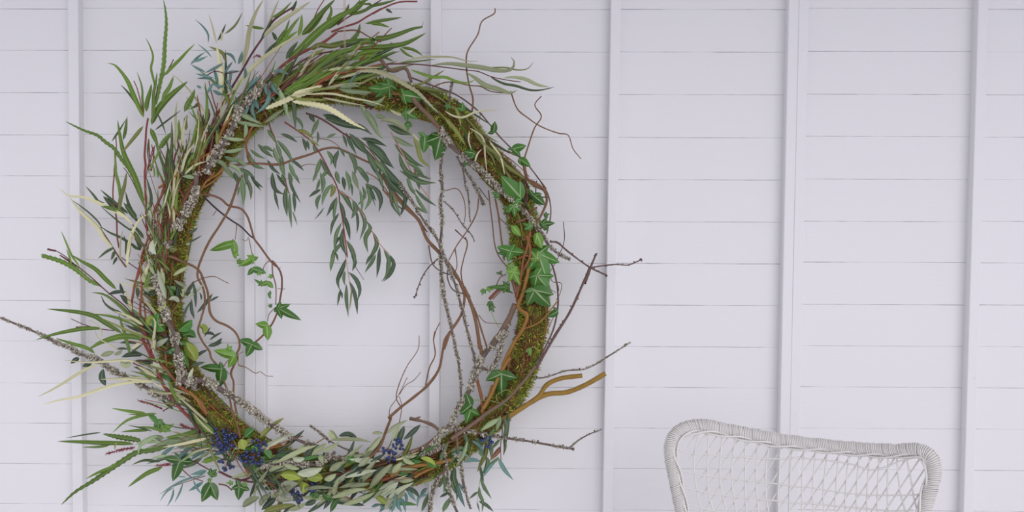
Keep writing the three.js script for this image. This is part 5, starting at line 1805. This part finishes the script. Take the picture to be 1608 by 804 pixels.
// --- vines wound round the ring
const VINE = ['#8a5a34', '#7a4a34', '#9a6a32', '#6b4a34'].map(lin);
for (let k = 0; k < 28; k++) {
  const s = new Shape3(), u0 = k / 28 + ru(-0.02, 0.02), span = ru(0.12, 0.24), turns = ru(0.4, 1.3), a0 = ru(0.2, 2.6), pts = [];
  for (let i = 0; i <= 14; i++) {
    const f = i / 14, { p, out } = ringFrame(((u0 + span * f) % 1 + 1) % 1), a = a0 + turns * f * 2, r = 0.05 + 0.012 * noise.noise(i * 0.5, k, 3);
    pts.push(p.clone().addScaledVector(out, Math.cos(a) * r).add(V(0, 0, Math.sin(a) * r)));
  }
  sweep(s, pts, ru(0.0014, 0.0036), 0.0014, VINE[k % 4], { wobble: 0.2 });
  mesh('vine', s.build(), stemMat, wreath);
}

// --- stems
const STEM = {
  red: '#83403a', maroon: '#66383c', rust: '#8c5634', brown: '#75513c', willow: '#7a593e', pink: '#b98474', twig: '#65504a', bark: '#75604f',
  lichen: '#6a5e56', budtwig: '#665049', ivybrown: '#7a5542', ivydark: '#3a2e32', ivyred: '#804a36', ochre: '#92692f', cutwood: '#94742f', green: '#86a455',
};
for (const k in STEM) STEM[k] = lin(STEM[k]);
const LICHEN = ['#bfbaa8', '#a8a392', '#ccc8b6', '#8e8878', '#b2ac9a'].map(lin);
const WOBBLE = { willow: 0.18, ochre: 0.15, rust: 0.15, lichen: 0.35, bark: 0.3, twig: 0.2, budtwig: 0.25 };

// --- leaves: thin closed blades, coloured differently above and below
// [part name, profile, upper colour, lower colour, upper side faces out]
const LEAF = {
  g: ['saw_leaf', 'long', '#5a7a1e', '#bdbd94', 1], gs: ['saw_leaf', 'saw', '#51701f', '#bdbd94', 1], gd: ['saw_leaf', 'long', '#344a22', '#a8aa84', 1],
  go: ['saw_leaf', 'long', '#747b38', '#b4b284', 1], gp: ['saw_leaf', 'long', '#64802c', '#bfbd94', 0], gps: ['saw_leaf', 'saw', '#64802c', '#c5c29a', 0],
  t: ['gum_leaf', 'lance', '#587d76', '#92ab9e', 1], e: ['gum_leaf', 'lance', '#566f48', '#8c9e7c', 1], el: ['gum_leaf', 'lance', '#84986f', '#a4b290', 1],
  ed: ['gum_leaf', 'lance', '#3a5136', '#7c9070', 1], rb: ['gum_leaf', 'lance', '#8f604c', '#a5806a', 1],
  os: ['olive_leaf', 'oval', '#4a6444', '#969f78', 0], op: ['olive_leaf', 'oval', '#58744c', '#aab296', 0], od: ['olive_leaf', 'oval', '#334835', '#969e7c', 1],
  v: ['viburnum_leaf', 'oval', '#88983a', '#98a850', 1], vd: ['viburnum_leaf', 'oval', '#3d7026', '#74964c', 1],
  iv: ['ivy_leaf', 'lobe', '#3a6a22', '#6c9048', 1], ivl: ['ivy_leaf', 'lobe', '#628e30', '#84a650', 1],
};
for (const k in LEAF) { LEAF[k][2] = lin(LEAF[k][2]); LEAF[k][3] = lin(LEAF[k][3]); }
const PROFILE = {
  long: (t) => Math.pow(Math.sin(Math.PI * Math.pow(t, 0.75)), 0.55) * (1 - 0.25 * t),
  saw: (t) => Math.pow(Math.sin(Math.PI * Math.pow(t, 0.75)), 0.5) * (1 - 0.2 * t),
  lance: (t) => Math.pow(Math.sin(Math.PI * Math.pow(t, 0.8)), 0.95),
  oval: (t) => Math.pow(Math.sin(Math.PI * Math.pow(t, 0.95)), 0.7),
  lobe: (t) => Math.pow(t + 0.03, 0.25) * Math.pow(Math.max(0, 1 - t), 0.62) * (1 + 0.35 * Math.sin(t * Math.PI)) * 0.95,
};
function blade(s, points, width, spec, { tilt = ru(-0.5, 0.5), tone = ru(0.68, 1.32), rib = 1.3 } = {}) {
  const [, kind, top, under, faceOut] = spec;
  const curve = points.length > 2 ? new THREE.CatmullRomCurve3(points, false, 'centripetal') : new THREE.LineCurve3(points[0], points[points.length - 1]);
  const len = curve.getLength();
  const rows = kind === 'saw' ? clamp(Math.round(len / 0.0045), 18, 60) : clamp(Math.round(len / 0.012), 6, 18);
  const cols = [-1, -0.14, 0, 0.14, 1];
  const colour = (faceOut ? top : under).clone().multiplyScalar(tone), back = (faceOut ? under : top).clone().multiplyScalar(tone);
  const vein = colour.clone().lerp(lin('#d8dcb0'), 0.22 * rib), c = new THREE.Color();
  const twist = ru(-0.35, 0.35), fold = ru(0.18, 0.42) * width * (faceOut ? 1 : -1), seed = rand() * 60;
  const sideA = [], sideB = [], w = width / 2 / Math.cos(tilt);
  for (let k = 0; k <= rows; k++) {
    const t = k / rows, p = curve.getPointAt(t), d = curve.getTangentAt(t);
    let across = d.clone().cross(V(0, 0, 1));
    if (across.lengthSq() < 1e-6) across = V(1, 0, 0);
    across.normalize();
    const normal0 = across.clone().cross(d).normalize();
    if (normal0.z < 0) normal0.negate();
    const an = tilt + twist * (t - 0.4);
    const ax = across.clone().multiplyScalar(Math.cos(an)).addScaledVector(normal0, Math.sin(an));
    const nz = normal0.clone().multiplyScalar(Math.cos(an)).addScaledVector(across, -Math.sin(an));
    const wide = Math.max(w * PROFILE[kind](t), 0.0003);
    const rowA = [], rowB = [];
    cols.forEach((u, j) => {
      let x = u * wide;
      if (kind === 'saw' && Math.abs(u) === 1) x *= [1.22, 0.86, 0.96][(k + (u > 0 ? 1 : 0)) % 3];
      else if (Math.abs(u) === 1) x *= 1 + 0.07 * noise.noise(t * 9, u * 3, seed);
      const h = -Math.abs(u) * fold * PROFILE[kind](t) + 0.0003;
      const f = 1 + 0.16 * noise.noise(t * 5, u * 2, seed);
      c.copy(j === 2 ? vein : colour).multiplyScalar(f);
      const q = p.clone().addScaledVector(ax, x).addScaledVector(nz, h + 0.00025);
      rowA.push(s.vertex(q.x, q.y, q.z, c));
      c.copy(back).multiplyScalar(f);
      q.addScaledVector(nz, -0.0007);
      rowB.push(s.vertex(q.x, q.y, q.z, c));
    });
    sideA.push(rowA); sideB.push(rowB);
  }
  for (let k = 0; k < rows; k++) for (let j = 0; j < 4; j++) {
    s.quad(sideA[k][j], sideA[k][j + 1], sideA[k + 1][j + 1], sideA[k + 1][j]);
    s.quad(sideB[k][j], sideB[k + 1][j], sideB[k + 1][j + 1], sideB[k][j + 1]);
  }
  for (let k = 0; k < rows; k++) for (const j of [0, 4]) s.quad(sideA[k][j], sideA[k + 1][j], sideB[k + 1][j], sideB[k][j]);
}
function ivyLeaf(s, base, lobes, spec) {
  const tone = ru(0.75, 1.3);
  const list = lobes.map(([w, x, y, z]) => ({ w: w / 1000, tip: local([x, y, z], 0) }));
  if (list.length === 1) {                                    // a whole five-lobed leaf seen by its main lobe
    const { w, tip } = list[0], d = tip.clone().sub(base), L = d.length();
    list[0].w = Math.min(w * 0.62, L * 0.62);
    for (const [a, f, g] of [[0.85, 0.72, 0.5], [-0.85, 0.72, 0.5], [1.9, 0.42, 0.42], [-1.9, 0.42, 0.42]]) {
      const e = d.clone().applyAxisAngle(V(0, 0, 1), a).multiplyScalar(f * clamp(w / L, 0.55, 1.05));
      e.z -= 0.1 * L;
      list.push({ w: w * g, tip: base.clone().add(e) });
    }
  } else for (const l of list) l.w = Math.min(l.w * 0.95, base.distanceTo(l.tip) * 0.85);
  const centre = base.clone();
  list.forEach(({ w, tip }, i) => {
    const d = tip.clone().sub(centre);
    const from = centre.clone().addScaledVector(d, -0.06);
    const mid = from.clone().lerp(tip, 0.55).add(V(0, 0, d.length() * ru(0.03, 0.1)));
    from.z += i * 0.0005;
    blade(s, [from, mid, tip], w, spec, { tilt: ru(-0.15, 0.15), tone: tone * ru(0.95, 1.05), rib: 2.2 });
  });
}

// thin stalks and blades crowded behind the sprays, too tangled to count
{
  const s = new Shape3();
  const ZONES = [                                               // ring stretch, growing direction, how many, blade kinds
    [0.27, 0.38, V(0.86, 0.5, 0.12), V(0.6, 0.8, 0.12), 70, ['g', 'g', 'gd', 'go', 'gp']],
    [0.38, 0.52, V(0.35, 0.93, 0.1), V(-0.25, 0.96, 0.1), 120, ['g', 'gd', 'go', 'gp', 'gd']],
    [0.52, 0.66, V(-0.7, 0.7, 0.1), V(-0.96, -0.1, 0.1), 60, ['g', 'go', 'gp', 'gd']],
    [0.60, 0.71, V(0.55, -0.83, 0.1), V(0.8, -0.55, 0.1), 80, ['g', 'go', 'gd', 'gd', 'od']],
    [0.71, 0.82, V(0.9, 0.1, 0.1), V(0.75, 0.6, 0.1), 60, ['od', 'os', 'gd', 'go', 'vd']],
    [0.09, 0.22, V(0.5, -0.85, 0.1), V(0.85, -0.5, 0.1), 50, ['go', 'go', 'gd']],
  ];
  const stalk = ['red', 'maroon', 'rust', 'brown', 'green'];
  for (const [ua, ub, da, db, n, kinds] of ZONES) for (let i = 0; i < n; i++) {
    const f = rand(), { p, out } = ringFrame(ua + (ub - ua) * f);
    const d = da.clone().lerp(db, f).add(V(ru(-0.3, 0.3), ru(-0.3, 0.3), ru(-0.1, 0.2))).normalize();
    const from = p.clone().addScaledVector(out, ru(-0.01, 0.05)).add(V(0, 0, ru(0.01, 0.055))).addScaledVector(d, ru(-0.02, 0.03));
    const L = ru(0.07, 0.17), bend = V(ru(-0.25, 0.25), ru(-0.25, 0.25), ru(-0.05, 0.15));
    const mid = from.clone().addScaledVector(d, L * 0.5), to = mid.clone().addScaledVector(d.clone().add(bend).normalize(), L * 0.5);
    if (i % 3) blade(s, [from, mid, to], ru(0.004, 0.011), LEAF[kinds[i % kinds.length]]);
    else sweep(s, [from, mid, to], ru(0.0012, 0.0024), 0.001, STEM[stalk[i % 5]], { sides: 5, step: 0.02 });
  }
  const tangle = mesh('tangle', s.build(), leafMat, wreath);
  tangle.userData.kind = 'stuff';
}

const lumpAt = (curve, u) => ({ p: curve.getPointAt(u), t: curve.getTangentAt(u) });
const berryGeometry = new THREE.IcosahedronGeometry(0.0052, 2);
const NAMES_WITH_LABEL = {
  lichen_branch: 'grey twig crusted with lichen', saw_leaf_branch: 'red stemmed branch of long saw-edged leaves', cut_branch: 'cut end of a bare yellow-brown branch',
};
for (const [name, stems, leaves] of SPRAYS) {
  if (name === 'berry_cluster') {
    const a = leaves[0], c = local(a, 2), R = a[1] / 1000, s = new Shape3();
    const spots = [], n = Math.round(clamp(R / 0.0016, 9, 24));
    for (let tries = 0; spots.length < n && tries < 900; tries++) {
      const d = V(ru(-1, 1), ru(-1, 1), ru(-0.5, 0.8));
      if (d.length() > 1) continue;
      const q = c.clone().addScaledVector(d, R);
      if (spots.every((o) => o.distanceTo(q) > 0.0088)) spots.push(q);
    }
    const hub = c.clone().add(V(0, R * 0.2, -R * 0.9));
    for (const q of spots) sweep(s, [hub, hub.clone().lerp(q, 0.6).add(V(0, 0.002, 0)), q], 0.0009, 0.0007, STEM.ochre, { sides: 4, step: 0.012 });
    const g = mesh('berry_cluster', s.build(), stemMat, wreath);
    g.userData.label = 'cluster of small dark blue berries';
    for (const q of spots) { const b = mesh('berry', berryGeometry, berryMat, g); b.position.copy(q); b.scale.setScalar(ru(0.82, 1.1)); }
    continue;
  }
  if (name === 'flower_spike') {
    const a = leaves[0], pts = [], s = new Shape3();
    for (let i = 2; i < a.length; i += 3) pts.push(local(a, i));
    const curve = sweep(s, pts, 0.0018, 0.0012, STEM.maroon, {});
    const L = curve.getLength(), n = Math.round(L / 0.0006);
    for (let i = 0; i < n; i++) {
      const { p, t } = lumpAt(curve, rand());
      const o = V(ru(-1, 1), ru(-1, 1), ru(-0.6, 1)).normalize();
      const q = p.clone().addScaledVector(o, a[1] / 2000 * ru(0.5, 0.9)).addScaledVector(t, ru(0, 0.004));
      sweep(s, [p, p.clone().lerp(q, 0.6).addScaledVector(t, 0.001), q], 0.0009, 0.0007, lin(['#96404a', '#7c2f3c', '#a8606a'][i % 3]), { sides: 4, step: 0.01 });
    }
    const f = mesh('flower_spike', s.build(), stemMat, wreath);
    f.userData.label = 'dull red brush-like flower spike';
    continue;
  }
  const s = new Shape3(), crust = new Shape3();
  for (const st of stems) {
    const [kind, d0, d1] = st, pts = [];
    for (let i = 3; i < st.length; i += 3) pts.push(local(st, i));
    const r0 = d0 / 2000, r1 = d1 / 2000;
    const core = kind === 'lichen' ? 0.72 : 1;
    const curve = sweep(s, pts, r0 * core, r1 * core, STEM[kind], { wobble: WOBBLE[kind] || 0.08, sides: d0 > 8 ? 8 : 6, endColor: kind === 'cutwood' ? lin('#6b5230') : null });
    const L = curve.getLength();
    if (kind === 'lichen') {
      const n = Math.round(L * 1000 * clamp((d0 + d1) / 13, 0.5, 3));
      for (let i = 0; i < n; i++) {
        const u = rand();
        if (noise.noise(u * L * 45, d0, d1) < -0.18) continue;
        const { p, t } = lumpAt(curve, u), r = r0 + (r1 - r0) * u;
        const o = V(ru(-1, 1), ru(-1, 1), ru(-0.7, 1)).cross(t).normalize();
        const q = p.clone().addScaledVector(o, r * ru(0.7, 1.35));
        const sz = ru(0.0014, 0.0038) * clamp(r / 0.006, 0.75, 1.6);
        lump(crust, q, sz, sz * ru(0.5, 1), sz * ru(0.3, 0.8), LICHEN[Math.floor(rand() * 5)], 0.5);
      }
    }
    if (kind === 'lichen' || kind === 'budtwig') {
      for (let x = 0.006; x < L; x += kind === 'lichen' ? ru(0.02, 0.05) : ru(0.012, 0.026)) {
        const u = x / L, { p, t } = lumpAt(curve, u), r = r0 + (r1 - r0) * u;
        const o = V(ru(-1, 1), ru(-1, 1), ru(-0.2, 0.6)).cross(t).normalize();
        lump(s, p.clone().addScaledVector(o, r + 0.0018), 0.0023, 0.0028, 0.004, STEM.budtwig, 0.25);
      }
      if (kind === 'budtwig') for (let i = 0; i < 5; i++) lump(s, curve.getPointAt(1).add(V(ru(-1, 1), ru(-1, 1), ru(-1, 1)).multiplyScalar(0.004)), 0.002, 0.003, 0.003, STEM.twig, 0.3);
    }
  }
  const spray = mesh(name, s.build(), name === 'lichen_branch' ? roughMat : stemMat, wreath);
  if (NAMES_WITH_LABEL[name]) spray.userData.label = NAMES_WITH_LABEL[name];
  if (crust.p.length) { const l = mesh('lichen', crust.build(), roughMat, spray); l.userData.kind = 'stuff'; }
  for (const lf of leaves) {
    const spec = LEAF[lf[0]], g = new Shape3();
    if (spec[1] === 'lobe') ivyLeaf(g, local(lf[1], 0), lf[2], spec);
    else {
      const pts = [];
      for (let i = 2; i < lf.length; i += 3) pts.push(local(lf, i));
      blade(g, pts, lf[1] / 1000, spec);
    }
    mesh(spec[0], g.build(), spec[1] === 'lobe' || lf[0] === 'vd' ? glossLeafMat : leafMat, spray);
  }
}

// ---------------------------------------------------------------- the wicker chair
const CHAIR_RIM = [[849,566,557],[805,705,529],[773,820,507],[759,882,496],[745,954,484],[737,1019,471],[748,1054,466],[782,1078,461],[825,1084,461],[917,1071,472],[1058,1052,507],[1204,1048,570],[1321,1058,647],[1378,1071,697],[1399,1060,722],[1405,1028,735],[1395,981,737],[1376,904,736],[1350,783,738],[1323,646,745]];
const CHAIR_EDGE = [[850,581,571],[813,711,545],[785,825,523],[773,887,512],[760,958,499],[749,1016,489],[761,1045,484],[789,1063,481],[824,1071,480],[913,1059,491],[1053,1040,526],[1199,1038,588],[1315,1047,666],[1367,1059,711],[1381,1047,729],[1384,1024,739],[1375,978,740],[1359,902,742],[1334,785,745],[1307,657,751]];
const CHAIR_STAKES = [[[819,1071,472],[803,981,487],[809,912,500],[822,844,513],[835,776,526],[839,673,545]],[[847,1068,474],[842,954,494],[844,896,505],[857,845,515],[867,777,528],[864,674,547]],[[886,1066,478],[877,948,498],[883,897,508],[892,853,517],[898,779,531],[895,676,550]],[[924,1062,483],[911,956,501],[914,898,512],[921,847,522],[920,765,537],[925,677,554]],[[951,1059,488],[950,975,503],[948,890,519],[950,849,527],[950,679,558]],[[987,1058,496],[980,960,512],[980,892,525],[984,851,533],[977,681,564]],[[1019,1053,504],[1007,972,516],[1005,894,531],[1010,854,540],[1005,684,570]],[[1048,1050,513],[1043,964,528],[1037,890,540],[1038,856,547],[1032,687,578]],[[1081,1047,524],[1071,950,540],[1066,859,555],[1059,690,586]],[[1111,1046,536],[1101,934,554],[1099,863,567],[1090,694,597]],[[1141,1046,549],[1129,937,565],[1127,866,578],[1118,698,607]],[[1170,1042,563],[1155,926,579],[1155,870,590],[1145,703,619]],[[1197,1038,578],[1186,931,593],[1182,874,603],[1171,708,632]],[[1221,1038,591],[1209,927,607],[1207,878,616],[1197,713,645]],[[1245,1040,606],[1235,932,622],[1233,883,631],[1223,718,660]],[[1270,1042,622],[1259,936,637],[1257,888,646],[1246,724,674]],[[1291,1046,636],[1282,934,654],[1280,893,662],[1270,730,691]],[[1310,1050,651],[1304,939,671],[1303,898,679],[1293,737,708]],[[1328,1053,665],[1331,959,689],[1339,907,709],[1338,815,730]],[[1347,1057,681],[1355,992,704],[1358,949,717],[1363,919,730]]];
const CHAIR_WEAVERS = [[[750,1021,484],[793,1009,486],[835,1008,488],[873,1002,492],[912,1002,497],[976,1002,508],[1010,1001,516],[1075,1008,535],[1103,1014,544],[1087,1011,538],[1166,1012,572],[1217,1010,599],[1244,1006,617],[1267,1001,634],[1288,1009,647],[1308,1019,661],[1330,1036,676],[1355,1049,696],[1370,1056,710],[1386,1051,728]],[[753,961,495],[792,954,496],[837,946,499],[903,940,507],[975,937,520],[1038,933,537],[1101,931,559],[1102,932,559],[1157,930,584],[1211,929,613],[1262,933,645],[1307,943,678],[1347,953,712],[1372,963,735]],[[777,911,504],[851,897,509],[909,891,517],[980,888,530],[1036,886,545],[1100,885,567],[1104,887,569],[1156,889,591],[1209,892,620],[1257,897,650],[1305,902,686],[1353,916,727]],[[780,865,512],[822,855,515],[857,848,518],[910,840,526],[1049,838,558],[1208,848,628],[1361,901,738]],[[804,797,525],[1047,785,568],[1222,803,646],[1346,851,735]],[[818,736,536],[1062,730,584],[1219,749,656],[1337,800,739]],[[835,675,549],[1061,675,594],[1218,699,666],[1322,747,737]]];
const CHAIR_DIAGONALS = [[[812,1062,468],[799,1041,471],[785,1021,475]],[[845,1067,468],[831,1047,471],[790,987,481]],[[877,1065,472],[864,1044,474],[823,984,482],[809,964,485]],[[909,1062,476],[895,1041,478],[855,981,485],[814,920,493]],[[940,1059,481],[927,1039,483],[887,978,488],[846,917,495],[819,877,501]],[[972,1056,487],[958,1036,488],[918,974,493],[878,914,499],[838,853,506],[824,833,509]],[[1002,1053,495],[989,1033,495],[950,971,499],[910,910,503],[869,850,510],[829,790,517]],[[1033,1051,503],[1020,1030,503],[981,968,505],[941,907,509],[901,846,514],[861,786,520],[834,747,526]],[[1063,1048,513],[1050,1028,512],[1011,966,513],[972,905,515],[932,844,519],[892,783,524],[852,723,531],[839,703,534]],[[1092,1046,523],[1079,1026,523],[1041,964,522],[1002,902,523],[963,841,525],[924,780,529],[884,720,535],[857,680,540]],[[1121,1044,535],[1109,1023,534],[1071,961,532],[1032,900,531],[994,838,533],[955,777,535],[915,717,540],[888,677,544]],[[1149,1041,547],[1137,1021,546],[1100,959,543],[1062,897,541],[1024,835,541],[985,774,543],[946,713,546],[920,673,549]],[[1177,1039,561],[1165,1018,559],[1129,956,555],[1091,894,552],[1053,832,551],[1015,771,551],[976,710,553],[950,669,555]],[[1204,1037,576],[1193,1016,573],[1157,954,568],[1120,892,564],[1083,830,561],[1045,769,560],[1006,707,561],[994,687,561]],[[1231,1039,591],[1219,1018,588],[1184,956,581],[1148,894,576],[1111,832,572],[1074,770,570],[1036,708,569],[1023,688,569]],[[1257,1041,607],[1246,1020,604],[1211,958,596],[1176,896,589],[1140,834,584],[1103,772,580],[1066,710,579],[1053,690,578]],[[1282,1043,624],[1271,1023,621],[1237,961,611],[1203,898,603],[1167,836,597],[1131,774,592],[1094,712,589],[1082,691,588]],[[1307,1047,642],[1296,1027,638],[1263,964,627],[1229,902,618],[1194,840,611],[1159,777,605],[1123,715,600],[1110,695,599]],[[1331,1052,661],[1320,1031,657],[1288,969,645],[1255,907,634],[1221,845,625],[1186,782,618],[1151,720,612],[1139,699,611]],[[1354,1055,681],[1344,1034,676],[1312,972,663],[1280,910,651],[1247,848,641],[1213,785,633],[1178,723,626],[1166,702,624]],[[1376,1050,704],[1366,1030,699],[1335,968,684],[1304,905,671],[1271,843,660],[1238,780,650],[1204,718,642]],[[1385,1028,719],[1378,1013,715],[1348,951,700],[1317,889,686],[1285,826,674],[1252,764,664],[1230,722,657]],[[1377,972,724],[1370,957,721],[1340,895,706],[1309,833,692],[1277,770,681],[1255,728,674]],[[1369,917,730],[1362,902,726],[1332,839,712],[1301,776,699],[1280,734,691]],[[1351,840,730],[1345,825,727],[1314,762,713],[1304,741,709]],[[1344,785,736],[1337,769,733],[1327,748,728]]];
const TWINE = [[-273,2461,150],[-272,2380,150],[-272,2260,150],[-269,2149,150],[-266,2102,150]];

{
  const t = new Shape3();
  const twine = TWINE.map((p) => local(p, 0));
  twine.unshift(V(twine[0].x, 3.0 - W0.y, twine[0].z));
  for (const dx of [-0.0022, 0.0022]) sweep(t, twine.map((p) => p.clone().add(V(dx, 0, 0))), 0.0011, 0.0011, lin('#c3a896'), { sides: 5 });
  mesh('twine', t.build(), stemMat, wreath).userData.label = 'thin pale string the wreath hangs from';
}
const chair = new THREE.Group();
chair.name = 'wicker_chair';
tag(chair, 'white woven wicker chair with a wrapped curving back rim, before the wall', 'chair');
scene.add(chair);
const C0 = V(1.0, 0, 0.8);
chair.position.copy(C0);
const cl = (p) => mmPoint(p).sub(C0);
const white = new THREE.Color(1, 1, 1);
function strand(points, r, name, material = wicker, opt = {}) {
  const s = new Shape3();
  sweep(s, points, r, r, white, { sides: 6, step: 0.01, grain: 0, ...opt });
  const g = s.build();
  g.deleteAttribute('color');
  return mesh(name, g, material, chair);
}
const rimPts = CHAIR_RIM.map(cl);
const rimCurve = new THREE.CatmullRomCurve3(rimPts, false, 'centripetal');
strand(rimPts, 0.0165, 'rim_core', wicker, { sides: 10 });
{ // the cane wound round the rim, turn against turn
  const L = rimCurve.getLength(), turns = Math.round(L / 0.0049), per = 12, pts = [], s = new Shape3();
  const n = turns * per;
  let nrm = V(0, 0, 1);
  const jitter = Array.from({ length: turns + 2 }, () => ru(-0.0012, 0.0024));
  const centre = [];
  for (let k = 0; k <= n; k++) {
    const u = clamp(k / n, 0, 1), p = rimCurve.getPointAt(u), t = rimCurve.getTangentAt(u);
    nrm = nrm.clone().addScaledVector(t, -nrm.dot(t)).normalize();
    const b = t.clone().cross(nrm), a = k / per * Math.PI * 2, turn = Math.floor(k / per), f = (k % per) / per;
    const r = 0.0182 + jitter[turn] * (1 - f) + jitter[turn + 1] * f;
    const o = nrm.clone().multiplyScalar(Math.cos(a)).addScaledVector(b, Math.sin(a));
    centre.push({ c: p.clone().addScaledVector(o, r).addScaledVector(t, Math.sin(a) * 0.004), o, t });
  }
  const first = [];
  for (const { c, o, t } of centre) {
    first.push(s.p.length / 3);
    for (let j = 0; j < 5; j++) {
      const a = j / 5 * Math.PI * 2, q = c.clone().addScaledVector(o, Math.cos(a) * 0.0021).addScaledVector(t, Math.sin(a) * 0.0022);
      s.vertex(q.x, q.y, q.z, white);
    }
  }
  for (let k = 0; k < n; k++) for (let j = 0; j < 5; j++) {
    const j2 = (j + 1) % 5;
    s.quad(first[k] + j, first[k + 1] + j, first[k + 1] + j2, first[k] + j2);
  }
  const g = s.build();
  g.deleteAttribute('color');
  mesh('rim_wrapping', g, wicker, chair);
}
// two canes twisted along the inner edge of the rim
{
  const edge = new THREE.CatmullRomCurve3(CHAIR_EDGE.map(cl), false, 'centripetal'), L = edge.getLength();
  for (const ph of [0, Math.PI]) {
    const pts = [];
    const n = 150;
    for (let k = 0; k <= n; k++) {
      const u = k / n, p = edge.getPointAt(u), t = edge.getTangentAt(u), b = t.clone().cross(V(0, 0, 1)).normalize(), a = ph + u * L / 0.15 * Math.PI * 2;
      pts.push(p.addScaledVector(b, Math.cos(a) * 0.005).add(V(0, 0, Math.sin(a) * 0.005)));
    }
    strand(pts, 0.0031, 'edge_cane');
  }
}
for (const p of CHAIR_STAKES) strand(p.map(cl), 0.0024, 'stake');
for (const p of CHAIR_WEAVERS) strand(p.map(cl), 0.0022, 'weaver');
for (const p of CHAIR_DIAGONALS) strand(p.map(cl), 0.0021, 'diagonal_cane');
// seat, arms and legs below the back
{
  const L = rimPts[0], R = rimPts[rimPts.length - 1];
  const side = R.clone().sub(L).setY(0).normalize(), fwd = V(-side.z, 0, side.x);
  if (fwd.z < 0) fwd.negate();
  const mid = L.clone().add(R).multiplyScalar(0.5);
  const half = L.distanceTo(R) / 2;
  const at = (a, h, f) => mid.clone().setY(h).addScaledVector(side, a * half).addScaledVector(fwd, f);
  for (const sgn of [-1, 1]) {
    const end = sgn < 0 ? L : R;
    strand([end, at(sgn * 1.02, 0.6, 0.06), at(sgn * 1.12, 0.62, 0.25), at(sgn * 1.12, 0.6, 0.42), at(sgn * 1.05, 0.5, 0.5), at(sgn * 1.0, 0.4, 0.5)], 0.018, 'arm', wicker, { sides: 10 });
    strand([end, at(sgn, 0.4, 0.0), at(sgn * 0.98, 0.2, -0.02), at(sgn, 0, -0.05)], 0.017, 'leg', wicker, { sides: 10 });
    strand([at(sgn, 0.42, 0.5), at(sgn * 0.99, 0.2, 0.5), at(sgn, 0, 0.52)], 0.017, 'leg', wicker, { sides: 10 });
  }
  const s = new Shape3(), N = 24;
  for (let i = 0; i <= N; i++) for (let j = 0; j <= N; j++) for (const lo of [0, 1]) {
    const a = -1 + 2 * i / N, f = 0.53 * j / N, q = at(a, 0.4 - 0.012 * lo + 0.004 * ((i + j) % 2) - 0.015 * (1 - a * a), f);
    s.vertex(q.x, q.y, q.z, white);
  }
  const id = (i, j, lo) => (i * (N + 1) + j) * 2 + lo;
  for (let i = 0; i < N; i++) for (let j = 0; j < N; j++) {
    s.quad(id(i, j, 0), id(i, j + 1, 0), id(i + 1, j + 1, 0), id(i + 1, j, 0));
    s.quad(id(i, j, 1), id(i + 1, j, 1), id(i + 1, j + 1, 1), id(i, j + 1, 1));
  }
  const g = s.build();
  g.deleteAttribute('color');
  mesh('seat', g, wicker, chair);
  strand([at(-1, 0.39, 0), at(-1, 0.39, 0.52), at(1, 0.39, 0.52), at(1, 0.39, 0)], 0.014, 'seat_rail', wicker, { sides: 8 });
}

renderer.render(scene, camera);
